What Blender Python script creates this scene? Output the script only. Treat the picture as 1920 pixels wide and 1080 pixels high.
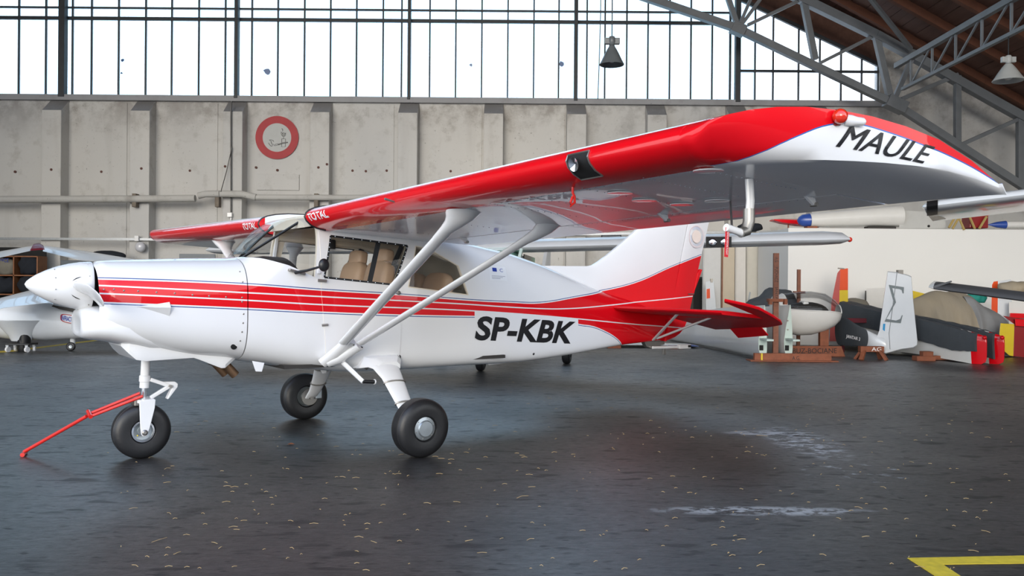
import bpy, bmesh, math, random
from mathutils import Vector, Matrix
from mathutils.bvhtree import BVHTree
C = bpy.context.scene.collection
S = bpy.context.scene
for o in list(bpy.data.objects): bpy.data.objects.remove(o)
# ---------------------------------------------------------------- camera
F_PX, CZ, PIT, ROL = 1600.0, 1.3672, -0.0011, 0.0080
_f = Vector((0, math.cos(PIT), math.sin(PIT))); _r0 = Vector((1, 0, 0)); _u0 = _r0.cross(_f)
_r = math.cos(ROL)*_r0 + math.sin(ROL)*_u0; _u = -math.sin(ROL)*_r0 + math.cos(ROL)*_u0
cd = bpy.data.cameras.new('camera'); cam = bpy.data.objects.new('camera', cd); C.objects.link(cam)
cam.matrix_world = Matrix(((_r.x, _u.x, -_f.x, 0), (_r.y, _u.y, -_f.y, 0), (_r.z, _u.z, -_f.z, CZ), (0, 0, 0, 1)))
cd.sensor_width = 36; cd.lens = F_PX*36/1920; cd.clip_end = 300; cd.clip_start = .05
S.camera = cam
# ---------------------------------------------------------------- sky, light, exposure
w = bpy.data.worlds.new('sky'); S.world = w; w.use_nodes = True
nt = w.node_tree; nt.nodes.clear()
def wn(t, **k):
    n = nt.nodes.new(t)
    for a, b in k.items(): setattr(n, a, b)
    return n
tc = wn('ShaderNodeTexCoord'); ns = wn('ShaderNodeTexNoise'); cr = wn('ShaderNodeValToRGB'); bg = wn('ShaderNodeBackground'); ou = wn('ShaderNodeOutputWorld')
ns.inputs['Scale'].default_value = 3.2; ns.inputs['Detail'].default_value = 5; ns.inputs['Roughness'].default_value = .55
e = cr.color_ramp.elements
e[0].position = .36; e[0].color = (1.12, 1.32, 1.55, 1); e[1].position = .62; e[1].color = (1.56, 1.54, 1.50, 1)
nt.links.new(tc.outputs['Generated'], ns.inputs['Vector']); nt.links.new(ns.outputs['Fac'], cr.inputs['Fac'])
sp_ = wn('ShaderNodeSeparateXYZ'); mr = wn('ShaderNodeMapRange'); mr.inputs[1].default_value = .30; mr.inputs[2].default_value = .92
mz = wn('ShaderNodeMix', data_type='RGBA'); mz.inputs[7].default_value = (.20, .42, .95, 1)          # clear blue overhead, hazy towards the horizon
nt.links.new(tc.outputs['Generated'], sp_.inputs[0]); nt.links.new(sp_.outputs[2], mr.inputs[0]); nt.links.new(mr.outputs[0], mz.inputs[0]); nt.links.new(cr.outputs['Color'], mz.inputs[6])
nt.links.new(mz.outputs[2], bg.inputs['Color']); nt.links.new(bg.outputs['Background'], ou.inputs['Surface'])
bg.inputs['Strength'].default_value = 3.2
w.cycles.sampling_method = 'MANUAL'; w.cycles.sample_map_resolution = 512
sl_ = bpy.data.lights.new('hazy_sun', 'SUN'); sl_.energy = 2.2; sl_.angle = math.radians(28); sl_.color = (1.0, .89, .74)
so_ = bpy.data.objects.new('hazy_sun', sl_); C.objects.link(so_)
SUN_AZ, SUN_EL = math.radians(-9), math.radians(10)        # low sun in haze, coming in over the apron from behind the viewer
so_.rotation_euler = (-Vector((math.sin(SUN_AZ)*math.cos(SUN_EL), -math.cos(SUN_AZ)*math.cos(SUN_EL), math.sin(SUN_EL)))).to_track_quat('-Z', 'Y').to_euler()
V = S.view_settings
S.display_settings.display_device = 'sRGB'
V.view_transform = 'Standard'; V.look = 'None'; V.gamma = 1; V.use_curve_mapping = False; V.exposure = -.62
# ---------------------------------------------------------------- helpers
def ray(px, py):
    return (_r*((px-960)/F_PX) + _u*((540-py)/F_PX) + _f)
def at(px, py, Y):                       # the point at depth Y (metres into the hangar) seen at a pixel of the 1920x1080 photo
    d = ray(px, py); return Vector((0, 0, CZ)) + d*(Y/d.y)
def fl(px, py, z=0.0):                   # the floor point seen at a pixel
    d = ray(px, py); return Vector((0, 0, CZ)) + d*((z-CZ)/d.z)
class M:
    def __init__(s): s.v = []; s.f = []; s.m = []
    def add(s, vs, fs, mi=0):
        b = len(s.v); s.v += [tuple(p) for p in vs]
        for q in fs: s.f.append([b+i for i in q]); s.m.append(mi)
        return s
    def box(s, c, d, rot=None, mi=0):
        hx, hy, hz = d[0]/2, d[1]/2, d[2]/2
        vs = [Vector((x, y, z)) for x in (-hx, hx) for y in (-hy, hy) for z in (-hz, hz)]
        if rot is not None: vs = [rot @ v for v in vs]
        c = Vector(c)
        return s.add([v+c for v in vs], [(0,1,3,2),(4,6,7,5),(0,4,5,1),(2,3,7,6),(0,2,6,4),(1,5,7,3)], mi)
    def bar(s, p, q, a, b, up=(0, 0, 1), mi=0):       # rectangular bar p->q, width a (sideways), height b (along up)
        p, q = Vector(p), Vector(q); d = (q-p).normalized(); up = Vector(up)
        x = d.cross(up)
        if x.length < 1e-4: x = d.cross(Vector((1, 0, 0)))
        x.normalize(); y = x.cross(d)
        vs = [c + x*(sx*a/2) + y*(sy*b/2) for c in (p, q) for sx, sy in ((-1,-1),(1,-1),(1,1),(-1,1))]
        return s.add(vs, [(3,2,1,0),(4,5,6,7),(0,1,5,4),(1,2,6,5),(2,3,7,6),(3,0,4,7)], mi)
    def loft(s, rings, cap=True, closed=True, mi=0):
        n = len(rings[0]); vs = [p for r in rings for p in r]; fs = []
        for i in range(len(rings)-1):
            for j in range(n if closed else n-1):
                k = (j+1) % n; fs.append((i*n+j, i*n+k, (i+1)*n+k, (i+1)*n+j))
        if cap and closed:
            fs.append(tuple(range(n-1, -1, -1))); fs.append(tuple((len(rings)-1)*n+j for j in range(n)))
        return s.add(vs, fs, mi)
    def tube(s, pts, r, n=12, flat=1.0, up=None, cap=True, mi=0):
        pts = [Vector(p) for p in pts]; rr = r if isinstance(r, (list, tuple)) else [r]*len(pts)
        rings = []; x = None
        for i, p in enumerate(pts):
            d = (pts[min(i+1, len(pts)-1)] - pts[max(i-1, 0)]).normalized()
            if x is None:
                a = Vector(up) if up is not None else (Vector((0, 0, 1)) if abs(d.z) < .9 else Vector((1, 0, 0)))
                x = (a - d*a.dot(d)).normalized()
            else: x = (x - d*x.dot(d)).normalized()
            y = d.cross(x)
            rings.append([p + x*(math.cos(2*math.pi*k/n)*rr[i]) + y*(math.sin(2*math.pi*k/n)*rr[i]*flat) for k in range(n)])
        return s.loft(rings, cap, True, mi)
    def lathe(s, prof, o=(0, 0, 0), ax=(0, 0, 1), n=32, cap=True, mi=0):   # prof: (distance along the axis, radius)
        a = Vector(ax).normalized(); u = a.cross(Vector((0, 0, 1)) if abs(a.z) < .9 else Vector((1, 0, 0))).normalized(); v = a.cross(u); o = Vector(o)
        return s.loft([[o + a*t + u*(math.cos(2*math.pi*k/n)*max(r, 1e-4)) + v*(math.sin(2*math.pi*k/n)*max(r, 1e-4)) for k in range(n)] for t, r in prof], cap, True, mi)
    def prism(s, poly, a, b, fn=lambda x, y, z: (x, y, z), mi=0):       # poly of (x, z), extruded from y=a to y=b
        n = len(poly)
        return s.add([fn(x, a, z) for x, z in poly] + [fn(x, b, z) for x, z in poly],
            [tuple(range(n)), tuple(range(2*n-1, n-1, -1))] + [(i, n+i, n+(i+1) % n, (i+1) % n) for i in range(n)], mi)
    def ball(s, c, r, sc=(1, 1, 1), nu=20, nv=12, mi=0):
        c = Vector(c)
        return s.loft([[c + Vector((math.cos(2*math.pi*k/nu)*math.sin(t)*r*sc[0], math.sin(2*math.pi*k/nu)*math.sin(t)*r*sc[1], -math.cos(t)*r*sc[2])) for k in range(nu)]
                       for t in [1e-3 + (math.pi-2e-3)*i/nv for i in range(nv+1)]], True, True, mi)
    def mesh(s, name, mats=()):
        me = bpy.data.meshes.new(name); me.from_pydata(s.v, [], s.f)
        for m in (mats if isinstance(mats, (list, tuple)) else [mats]): me.materials.append(m)
        for p, i in zip(me.polygons, s.m): p.material_index = i
        return me
    def obj(s, name, mats=(), parent=None, smooth=35, bevel=0, fix=True):
        me = s.mesh(name, mats)
        if fix:
            bm = bmesh.new(); bm.from_mesh(me); bmesh.ops.recalc_face_normals(bm, faces=bm.faces); bm.to_mesh(me); bm.free()
        return link(name, me, parent, smooth, bevel)
def link(name, me, parent=None, smooth=35, bevel=0):
    if smooth:
        for p in me.polygons: p.use_smooth = True
        me.set_sharp_from_angle(angle=math.radians(smooth))
    o = bpy.data.objects.new(name, me); C.objects.link(o)
    if parent is not None: o.parent = parent
    if bevel:
        b = o.modifiers.new('bevel', 'BEVEL'); b.width = bevel; b.segments = 2; b.limit_method = 'ANGLE'
    return o
def tag(o, label=None, cat=None, group=None, kind=None):
    for k, v in (('label', label), ('category', cat), ('group', group), ('kind', kind)):
        if v: o[k] = v
    return o
def empty(name, loc=(0, 0, 0), rz=0.0, label=None, cat=None, group=None, kind=None):
    o = bpy.data.objects.new(name, None); C.objects.link(o); o.location = loc; o.rotation_euler = (0, 0, rz); o.empty_display_size = .1
    return tag(o, label, cat, group, kind)
def copy_tree(o, parent=None):
    c = o.copy(); C.objects.link(c)
    if parent is not None: c.parent = parent
    for ch in [x for x in bpy.data.objects if x.parent == o]: copy_tree(ch, c)
    return c
def interp(x, t):
    if x <= t[0][0]: return t[0][1]
    for (a, b), (c, d) in zip(t, t[1:]):
        if x <= c: return b + (d-b)*(x-a)/(c-a)
    return t[-1][1]
def pchip(x, xs, ys):
    n = len(xs)
    if x <= xs[0]: return ys[0]
    if x >= xs[-1]: return ys[-1]
    h = [xs[i+1]-xs[i] for i in range(n-1)]; d = [(ys[i+1]-ys[i])/h[i] for i in range(n-1)]
    m = [d[0]] + [0 if d[i-1]*d[i] <= 0 else 2*d[i-1]*d[i]/(d[i-1]+d[i]) for i in range(1, n-1)] + [d[-1]]
    i = max(k for k in range(n-1) if xs[k] <= x); t = (x-xs[i])/h[i]
    return ys[i]*(1+2*t)*(1-t)**2 + m[i]*h[i]*t*(1-t)**2 + ys[i+1]*t*t*(3-2*t) + m[i+1]*h[i]*t*t*(t-1)
def clip(poly, a, b, c, ix=0, iz=2):     # keep the part of a polygon with a*x + b*z <= c
    out = []
    for i in range(len(poly)):
        p, q = poly[i], poly[(i+1) % len(poly)]
        dp, dq = a*p[ix]+b*p[iz]-c, a*q[ix]+b*q[iz]-c
        if dp <= 0: out.append(p)
        if dp*dq < 0:
            t = dp/(dp-dq); out.append(tuple(p[k]+(q[k]-p[k])*t for k in range(len(p))))
    return out
def cutmesh(me, cutters, op='DIFFERENCE'):       # boolean of a mesh with others, evaluated once; returns a new mesh
    o = bpy.data.objects.new('tmp', me); C.objects.link(o); tmp = [o]
    for c in cutters:
        cme, cop = c if isinstance(c, tuple) else (c, op)
        k = bpy.data.objects.new('tmp', cme); C.objects.link(k); tmp.append(k)
        b = o.modifiers.new('b', 'BOOLEAN'); b.operation = cop; b.object = k; b.solver = 'EXACT'; b.material_mode = 'TRANSFER'
    dg = bpy.context.evaluated_depsgraph_get()
    r = bpy.data.meshes.new_from_object(o.evaluated_get(dg))
    for t in tmp: bpy.data.objects.remove(t)
    return r
def text(name, s, mat, fn, parent=None, shear=0.0, bold=0.0, space=1.0, cuts=0, heavy=0.0):
    # lettering whose bounding box is mapped by fn(u, v), u and v from 0 to 1
    cu = bpy.data.curves.new(name, 'FONT'); cu.body = s; cu.shear = shear; cu.offset = bold; cu.space_character = space; cu.resolution_u = 4
    o = bpy.data.objects.new(name, cu); C.objects.link(o)
    me = bpy.data.meshes.new_from_object(o.evaluated_get(bpy.context.evaluated_depsgraph_get())); bpy.data.objects.remove(o)
    if cuts:
        bm = bmesh.new(); bm.from_mesh(me); bmesh.ops.triangulate(bm, faces=bm.faces); bmesh.ops.subdivide_edges(bm, edges=bm.edges, cuts=cuts, use_grid_fill=True); bm.to_mesh(me); bm.free()
    if heavy:                            # a heavier stroke: the outline laid again slightly to either side
        bm = bmesh.new(); bm.from_mesh(me); g0 = bm.verts[:] + bm.edges[:] + bm.faces[:]
        for d in (-heavy, heavy):
            nw = bmesh.ops.duplicate(bm, geom=g0)['geom']
            for v in nw:
                if isinstance(v, bmesh.types.BMVert): v.co.x += d
        bm.to_mesh(me); bm.free()
    xs = [v.co.x for v in me.vertices]; ys = [v.co.y for v in me.vertices]; x0, x1, y0, y1 = min(xs), max(xs), min(ys), max(ys)
    for v in me.vertices: v.co = fn((v.co.x-x0)/(x1-x0), (v.co.y-y0)/(y1-y0))
    me.materials.clear(); me.materials.append(mat); me.name = name
    o = bpy.data.objects.new(name, me); C.objects.link(o)
    if parent is not None: o.parent = parent
    return o
def bil(a, b, c, d):                     # bilinear map of the unit square: a=(0,0) b=(1,0) c=(1,1) d=(0,1)
    a, b, c, d = map(Vector, (a, b, c, d))
    return lambda u, v: a*((1-u)*(1-v)) + b*(u*(1-v)) + c*(u*v) + d*((1-u)*v)
# ---------------------------------------------------------------- materials
class N:
    def __init__(s, name):
        s.m = bpy.data.materials.new(name); s.m.use_nodes = True; s.t = s.m.node_tree
        s.b = s.t.nodes['Principled BSDF']; s.o = s.t.nodes['Material Output']
    def n(s, t, **k):
        x = s.t.nodes.new(t)
        for a, b in k.items(): setattr(x, a, b)
        return x
    def l(s, a, b): s.t.links.new(a, b)
    def setin(s, i, v):
        if hasattr(v, 'is_linked') or hasattr(v, 'links'): s.l(v, i)
        else: i.default_value = v
    def math(s, op, a, b=0.0, c=0.0):
        x = s.n('ShaderNodeMath', operation=op)
        for i, v in enumerate((a, b, c)): s.setin(x.inputs[i], v)
        return x.outputs[0]
    def mix(s, f, a, b):
        x = s.n('ShaderNodeMix', data_type='RGBA')
        for i, v in ((0, f), (6, a), (7, b)):
            if isinstance(v, tuple) and len(v) == 3: v = (*v, 1)
            s.setin(x.inputs[i], v)
        return x.outputs[2]
    def noise(s, scale=5.0, detail=3.0, rough=.5, vec=None, sc=None):
        v = vec
        if v is None: v = s.n('ShaderNodeTexCoord').outputs['Object']
        if sc is not None:
            mp = s.n('ShaderNodeMapping'); mp.inputs['Scale'].default_value = sc; s.l(v, mp.inputs['Vector']); v = mp.outputs[0]
        x = s.n('ShaderNodeTexNoise'); x.inputs['Scale'].default_value = scale; x.inputs['Detail'].default_value = detail; x.inputs['Roughness'].default_value = rough
        s.l(v, x.inputs['Vector']); return x.outputs['Fac']
    def step(s, x, a, b):                # smooth ramp from 0 at a to 1 at b
        r = s.n('ShaderNodeMapRange'); r.clamp = True; s.l(x, r.inputs[0])
        for i, v in ((1, a), (2, b), (3, 0.), (4, 1.)): r.inputs[i].default_value = v
        return r.outputs[0]
    def bump(s, h, st=.2, d=.02):
        x = s.n('ShaderNodeBump'); x.inputs['Strength'].default_value = st; x.inputs['Distance'].default_value = d; s.l(h, x.inputs['Height']); s.l(x.outputs[0], s.b.inputs['Normal'])
    def set(s, **k):
        for a, v in k.items(): s.setin(s.b.inputs[a.replace('_', ' ')], (*v, 1) if isinstance(v, tuple) and len(v) == 3 else v)
        return s
def mat(name, col, rough=.5, metal=0.0, coat=0.0, var=.08, scale=6.0, bump=0.0, bs=60.0, spec=.5, **k):
    n = N(name); f = n.noise(scale, 4)
    a = tuple(max(0, c*(1-var)) for c in col); b = tuple(min(1, c*(1+var)) for c in col)
    n.set(Base_Color=n.mix(f, a, b), Roughness=rough, Metallic=metal)
    n.b.inputs['Coat Weight'].default_value = coat; n.b.inputs['Coat Roughness'].default_value = .03; n.b.inputs['Specular IOR Level'].default_value = spec
    if bump: n.bump(n.noise(bs, 3), bump, .01)
    return n.m
def curve_z(n, X, pts, x0=0.0, x1=8.0, z0=-1.0, z1=3.0):        # a float curve: z as a function of X
    fc = n.n('ShaderNodeFloatCurve'); cm = fc.mapping; cv = cm.curves[0]
    P = [((x-x0)/(x1-x0), (z-z0)/(z1-z0)) for x, z in pts]
    while len(cv.points) < len(P): cv.points.new(.5, .5)
    for p, q in zip(cv.points, P): p.location = q; p.handle_type = 'AUTO'
    cm.use_clip = False; cm.update()
    n.l(n.math('MULTIPLY', n.math('SUBTRACT', X, x0), 1/(x1-x0)), fc.inputs['Value'])
    return n.math('ADD', n.math('MULTIPLY', fc.outputs[0], z1-z0), z0)
WHITE, RED, BLUE = (.80, .87, .875), (.72, .004, .010), (.03, .07, .25)
def paint_base(n, col):
    n.set(Base_Color=col, Roughness=.25); n.b.inputs['Specular IOR Level'].default_value = .12; n.b.inputs['Coat Weight'].default_value = .62; n.b.inputs['Coat Roughness'].default_value = .015
m_white = N('white_paint'); paint_base(m_white, m_white.mix(m_white.noise(3, 2), (.785, .79, .795), (.82, .82, .82))); m_white = m_white.m
m_redp = N('red_paint'); paint_base(m_redp, m_redp.mix(m_redp.noise(3, 2), (.68, .003, .008), (.76, .005, .012))); m_redp = m_redp.m
m_reds = mat('red_tail_paint', (.66, .004, .010), .42, coat=.06, spec=.2, var=.04)
# livery of the fuselage, fin and rudder: red band with white pinstripes and dark blue outline
n = N('red_white_livery')
sx = n.n('ShaderNodeSeparateXYZ'); n.l(n.n('ShaderNodeTexCoord').outputs['Object'], sx.inputs[0]); X, Z = sx.outputs['X'], sx.outputs['Z']
T = curve_z(n, X, [(.42, 1.398), (1.47, 1.364), (2.06, 1.325), (2.84, 1.284), (3.55, 1.236), (4.06, 1.214), (4.47, 1.203), (5.03, 1.258), (5.65, 1.333), (6.13, 1.428), (6.74, 1.626), (7.3, 1.78)])
B = curve_z(n, X, [(.42, 1.238), (1.47, 1.189), (2.06, 1.154), (3.55, 1.098), (4.0, 1.09), (4.95, 1.02), (5.081, .986), (5.3, .958), (5.475, .912), (5.706, .82), (5.83, .74), (5.95, .62), (8, .2)])
W1 = curve_z(n, X, [(.42, 1.356), (1.47, 1.306), (2.06, 1.277), (3.43, 1.21), (4.39, 1.157), (4.85, 1.147), (5.645, 1.178), (6.35, 1.221), (7.3, 1.285)])
W2 = curve_z(n, X, [(.42, 1.298), (1.47, 1.247), (2.06, 1.211), (3.43, 1.152), (4.18, 1.106), (5.08, 1.037), (5.93, .965), (6.83, .899), (7.3, .86)])
mid = n.math('MULTIPLY', n.math('GREATER_THAN', X, 3.62), n.math('LESS_THAN', X, 5.075))
Bm = n.math('ADD', n.math('MULTIPLY', mid, n.math('SUBTRACT', W2, B)), B)
red = n.math('MULTIPLY', n.math('LESS_THAN', Z, T), n.math('GREATER_THAN', Z, Bm))
for wl in (W1, W2): red = n.math('MULTIPLY', red, n.math('GREATER_THAN', n.math('ABSOLUTE', n.math('SUBTRACT', Z, wl)), .0055))
bl1 = n.math('LESS_THAN', n.math('ABSOLUTE', n.math('SUBTRACT', n.math('SUBTRACT', Z, T), .0145)), .0035)
bl2 = n.math('MULTIPLY', n.math('LESS_THAN', n.math('ABSOLUTE', n.math('SUBTRACT', n.math('SUBTRACT', B, Z), .0145)), .0035), n.math('SUBTRACT', 1.0, mid))
blue = n.math('MULTIPLY', n.math('MAXIMUM', bl1, bl2), n.math('GREATER_THAN', X, .43))
wv = n.mix(n.noise(2.5, 3), (.78, .785, .79), (.82, .82, .82))
paint_base(n, n.mix(red, n.mix(blue, wv, BLUE), RED)); m_liv = n.m
# wing livery: red leading edge
n = N('red_edge_wing')
sx = n.n('ShaderNodeSeparateXYZ'); n.l(n.n('ShaderNodeTexCoord').outputs['Object'], sx.inputs[0]); X, Y, Z = sx.outputs
zle = n.math('ADD', 1.925, n.math('MULTIPLY', n.math('SUBTRACT', n.math('ABSOLUTE', Y), .55), .017))
low = n.math('LESS_THAN', Z, zle)
red = n.math('MAXIMUM', n.math('LESS_THAN', X, 1.985), n.math('MULTIPLY', low, n.math('LESS_THAN', X, 2.16)))
paint_base(n, n.mix(red, n.mix(n.noise(2.5, 3), (.78, .785, .79), (.82, .82, .82)), RED))
n.bump(n.noise(9, 1, vec=None, sc=(1, 1.6, 1)), .05, .02); n.b.inputs['Coat Normal'].links and None
m_wing = n.m
n = N('wing_tip_livery')
sx = n.n('ShaderNodeSeparateXYZ'); n.l(n.n('ShaderNodeTexCoord').outputs['Object'], sx.inputs[0]); X, Y, Z = sx.outputs
L = curve_z(n, X, [(1.9, 1.70), (2.0, 1.80), (2.1, 1.885), (2.17, 1.94), (2.26, 2.0), (2.42, 2.065), (2.54, 2.075), (2.66, 2.062), (2.87, 2.028), (3.2, 1.965), (3.55, 1.872), (3.9, 1.77)])
dz = n.math('SUBTRACT', Z, L)
paint_base(n, n.mix(n.math('GREATER_THAN', dz, 0.0), n.mix(n.math('GREATER_THAN', dz, -.006), (.80, .80, .805), (.03, .12, .42)), RED)); m_tip = n.m
m_black = mat('black_plastic', (.012, .012, .013), .35)
m_rubber = mat('tyre_rubber', (.014, .014, .015), .42, bump=.1, bs=40)
m_tread = mat('tread_rubber', (.032, .028, .025), .75)
m_alu = mat('brushed_aluminium', (.42, .46, .48), .35, .75)
m_chrome = mat('chrome', (.75, .76, .78), .12, 1.0)
m_steel = mat('worn_steel', (.35, .33, .30), .4, .9, var=.3)
m_exh = mat('burnt_steel', (.20, .12, .07), .5, .8, var=.4)
m_dark = mat('dark_recess', (.008, .008, .008), .8)
m_tan = mat('tan_leather', (.62, .42, .27), .45, bump=.1)
m_trim = mat('cream_cabin_trim', (.74, .67, .54), .7)
m_cab = mat('dark_dash', (.030, .027, .024), .6)
m_letter = mat('black_lettering', (.010, .010, .012), .35)
m_wletter = mat('white_lettering', (.85, .85, .86), .4)
m_redbar = mat('red_enamel', (.66, .02, .012), .35, coat=.5)
m_redtag = mat('red_ribbon', (.62, .01, .02), .6)
def glass_mat(name, tint=(1, 1, 1), refl=1.0, dirt=0.0, ior=1.5):
    n = N(name); t = n.n('ShaderNodeBsdfTransparent'); g = n.n('ShaderNodeBsdfGlossy'); fr = n.n('ShaderNodeFresnel'); mx = n.n('ShaderNodeMixShader')
    t.inputs[0].default_value = (*tint, 1); g.inputs['Roughness'].default_value = 0.0; fr.inputs[0].default_value = ior
    f = n.math('MULTIPLY', fr.outputs[0], refl)
    n.l(f, mx.inputs[0]); n.l(t.outputs[0], mx.inputs[1]); n.l(g.outputs[0], mx.inputs[2]); sh = mx.outputs[0]
    if dirt:
        d = n.n('ShaderNodeBsdfTranslucent'); d.inputs[0].default_value = (.8, .85, .9, 1); m2 = n.n('ShaderNodeMixShader')
        n.l(n.math('MULTIPLY', n.noise(1.3, 5, .6), dirt*2), m2.inputs[0]); n.l(sh, m2.inputs[1]); n.l(d.outputs[0], m2.inputs[2]); sh = m2.outputs[0]
    n.l(sh, n.o.inputs['Surface']); n.t.nodes.remove(n.b); return n.m
m_glass = glass_mat('cabin_glass', (.95, .96, .97), .6)
m_wsg = glass_mat('windshield_glass', (.95, .96, .97), .28)
m_pane = glass_mat('dirty_window_glass', (.74, .91, 1.0), .6, .22)
m_clear = glass_mat('clear_window_glass', (.90, .95, 1.0), .6, .06)
# ================================================================ the hangar
def concrete(name, a, b, c, st=1.0, top=0.0):
    n = N(name); f = n.noise(.35, 6, .6); g = n.noise(2.2, 8, .65); h = n.noise(.8, 3, .5, None, (2.5, 2.5, .25)); k = n.noise(14, 4, .6)
    col = n.mix(f, a, b); col = n.mix(n.math('MULTIPLY', n.step(g, .55, .72), .45*st), col, c); col = n.mix(n.math('MULTIPLY', n.step(h, .55, .75), .30*st), col, c)
    col = n.mix(n.math('MULTIPLY', n.step(k, .66, .72), .5*st), col, tuple(x*.45 for x in c))
    if top:                              # weather stains and spalled patches under the sill
        sz = n.n('ShaderNodeSeparateXYZ'); n.l(n.n('ShaderNodeTexCoord').outputs['Object'], sz.inputs[0])
        bd = n.step(sz.outputs[2], top-1.3, top-.1); q = n.math('MULTIPLY', bd, n.step(n.noise(1.1, 7, .7), .44, .60)); col = n.mix(n.math('MULTIPLY', q, .6), col, (.20, .17, .145))
        lw = n.step(n.noise(.28, 3, .5, None, (1, 1, .4)), .42, .7); col = n.mix(n.math('MULTIPLY', lw, .35), col, (.36, .38, .41))
    n.set(Base_Color=col, Roughness=.85); n.bump(g, .25, .02); return n.m
m_conc = concrete('painted_concrete', (.51, .495, .465), (.62, .605, .575), (.36, .335, .30), 1.25, 7.0)
m_cap = concrete('grey_cement_cap', (.16, .155, .155), (.22, .215, .215), (.34, .34, .34))
m_sill = concrete('sill_cement', (.27, .27, .28), (.36, .36, .37), (.20, .19, .19))
m_iron = mat('dark_iron', (.030, .034, .038), .6, var=.3)
m_truss = mat('grey_truss_paint', (.15, .16, .17), .55, var=.25, scale=3)
n = N('dark_roof_boards'); f = n.noise(1.5, 5, .6, None, (4, .4, 4)); n.set(Base_Color=n.mix(f, (.055, .022, .014), (.16, .075, .05)), Roughness=.8); m_board = n.m
m_rafter = mat('brown_rafter', (.13, .045, .022), .75, var=.3)
# asphalt floor: worn dark tar with pale scuffs
n = N('asphalt_floor'); tcv = n.n('ShaderNodeTexCoord').outputs['Object']
big = n.noise(.22, 5, .6, tcv); med = n.noise(1.4, 6, .65, tcv, (.6, 1, 1)); fin = n.noise(16, 5, .7, tcv, (.45, 1, 1)); spk = n.noise(9, 2, .5, tcv, (.5, 1, 1)); drt = n.noise(.5, 4, .6, tcv)
pit = n.math('MAXIMUM', n.step(n.noise(7, 2, .5, tcv, (.40, 1, 1)), .60, .68), n.step(n.noise(17, 2, .5, tcv, (.45, 1, 1)), .62, .70)); mot = n.noise(24, 6, .75, tcv, (.5, 1, 1))
col = n.mix(n.step(med, .35, .7), (.010, .007, .0052), (.019, .0145, .0115)); col = n.mix(n.math('MULTIPLY', n.step(big, .45, .65), .6), col, (.022, .018, .016))
col = n.mix(n.math('MULTIPLY', n.step(fin, .5, .8), .5), col, (.045, .039, .034)); col = n.mix(n.math('MULTIPLY', n.step(spk, .62, .68), .8), col, (.010, .009, .009))
sx = n.n('ShaderNodeSeparateXYZ'); n.l(tcv, sx.inputs[0])
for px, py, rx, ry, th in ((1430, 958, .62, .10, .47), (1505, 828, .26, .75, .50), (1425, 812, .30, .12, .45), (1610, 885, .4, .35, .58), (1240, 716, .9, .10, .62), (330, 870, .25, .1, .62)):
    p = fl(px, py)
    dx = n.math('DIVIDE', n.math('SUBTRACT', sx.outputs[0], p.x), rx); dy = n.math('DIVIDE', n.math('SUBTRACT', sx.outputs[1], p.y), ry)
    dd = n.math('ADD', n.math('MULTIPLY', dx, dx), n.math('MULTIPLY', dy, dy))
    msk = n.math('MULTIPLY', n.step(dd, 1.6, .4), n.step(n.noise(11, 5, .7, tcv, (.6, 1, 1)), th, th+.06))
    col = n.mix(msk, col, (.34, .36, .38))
n.set(Base_Color=col, Roughness=n.math('ADD', .36, n.math('MULTIPLY', med, .25)))
n.b.inputs['Specular IOR Level'].default_value = .6
n.b.inputs['Specular Tint'].default_value = (.62, .82, 1, 1); n.b.inputs['Coat IOR'].default_value = 1.6; n.b.inputs['Coat Roughness'].default_value = .44  # blue of the window light put into the floor's sheen colour
n.l(n.math('MULTIPLY', n.math('ADD', .35, n.math('MULTIPLY', n.step(n.noise(.45, 5, .6, tcv), .3, .7), .65)), n.math('MULTIPLY', n.math('SUBTRACT', 1.0, n.math('MULTIPLY', pit, .85)), n.math('ADD', .45, n.math('MULTIPLY', n.step(mot, .3, .62), .75)))), n.b.inputs['Coat Weight'])
n.bump(n.math('ADD', fin, n.math('MULTIPLY', med, 2.0)), .45, .02); m_floor = n.m
floor = M().box((-.5, 13.0, -.10), (36.0, 27, .2)).obj('floor', m_floor, smooth=0); tag(floor, kind='structure')
ground = M().box((0, -43, -.11), (160, 85.0, .2)).obj('ground', mat('outdoor_tarmac', (.07, .068, .065), .9, var=.2), smooth=0); tag(ground, kind='structure')
m_yel = mat('yellow_floor_paint', (.62, .46, .03), .6, var=.35, scale=20)
def decal(name, pts, m, label, cat):
    p = [fl(x, y) for x, y in pts]; k = len(p)
    o = M().add([(q.x, q.y, .0008) for q in p] + [(q.x, q.y, .003) for q in p], [tuple(range(k, 2*k)), tuple(range(k-1, -1, -1))] + [(i, (i+1) % k, k+(i+1) % k, k+i) for i in range(k)]).obj(name, m, smooth=0)
    return tag(o, label, cat)
decal('floor_marking', [(1701, 1047), (1752, 1080), (1810, 1115), (1860, 1115), (1800, 1080), (1768, 1059), (1990, 1056), (1990, 1041)], m_yel, 'yellow painted corner line on the dark floor, lower right', 'floor line')
decal('floor_marking', [(-40, 664), (20, 660), (190, 638), (190, 636), (20, 657), (-40, 661)], m_yel, 'thin yellow line on the floor under the left glider', 'floor line')
YW = 26.0
zs = at(830, 187, YW).z; PA, PB = at(1640, 58, YW), at(1920, 214, YW); RM_ = (PB.z-PA.z)/(PB.x-PA.x)
RX, LX = -3.0, -18.0                     # ridge and left wall
RZ = PA.z + RM_*(RX-PA.x)
def roof(X): return PA.z + RM_*(X-PA.x) if X >= RX else RZ + (X-RX)*.33
xr = at(1650, 150, YW).x
wall = M().box((-.5, YW+.2, zs/2-.05), (35, .4, zs-.1))
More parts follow.
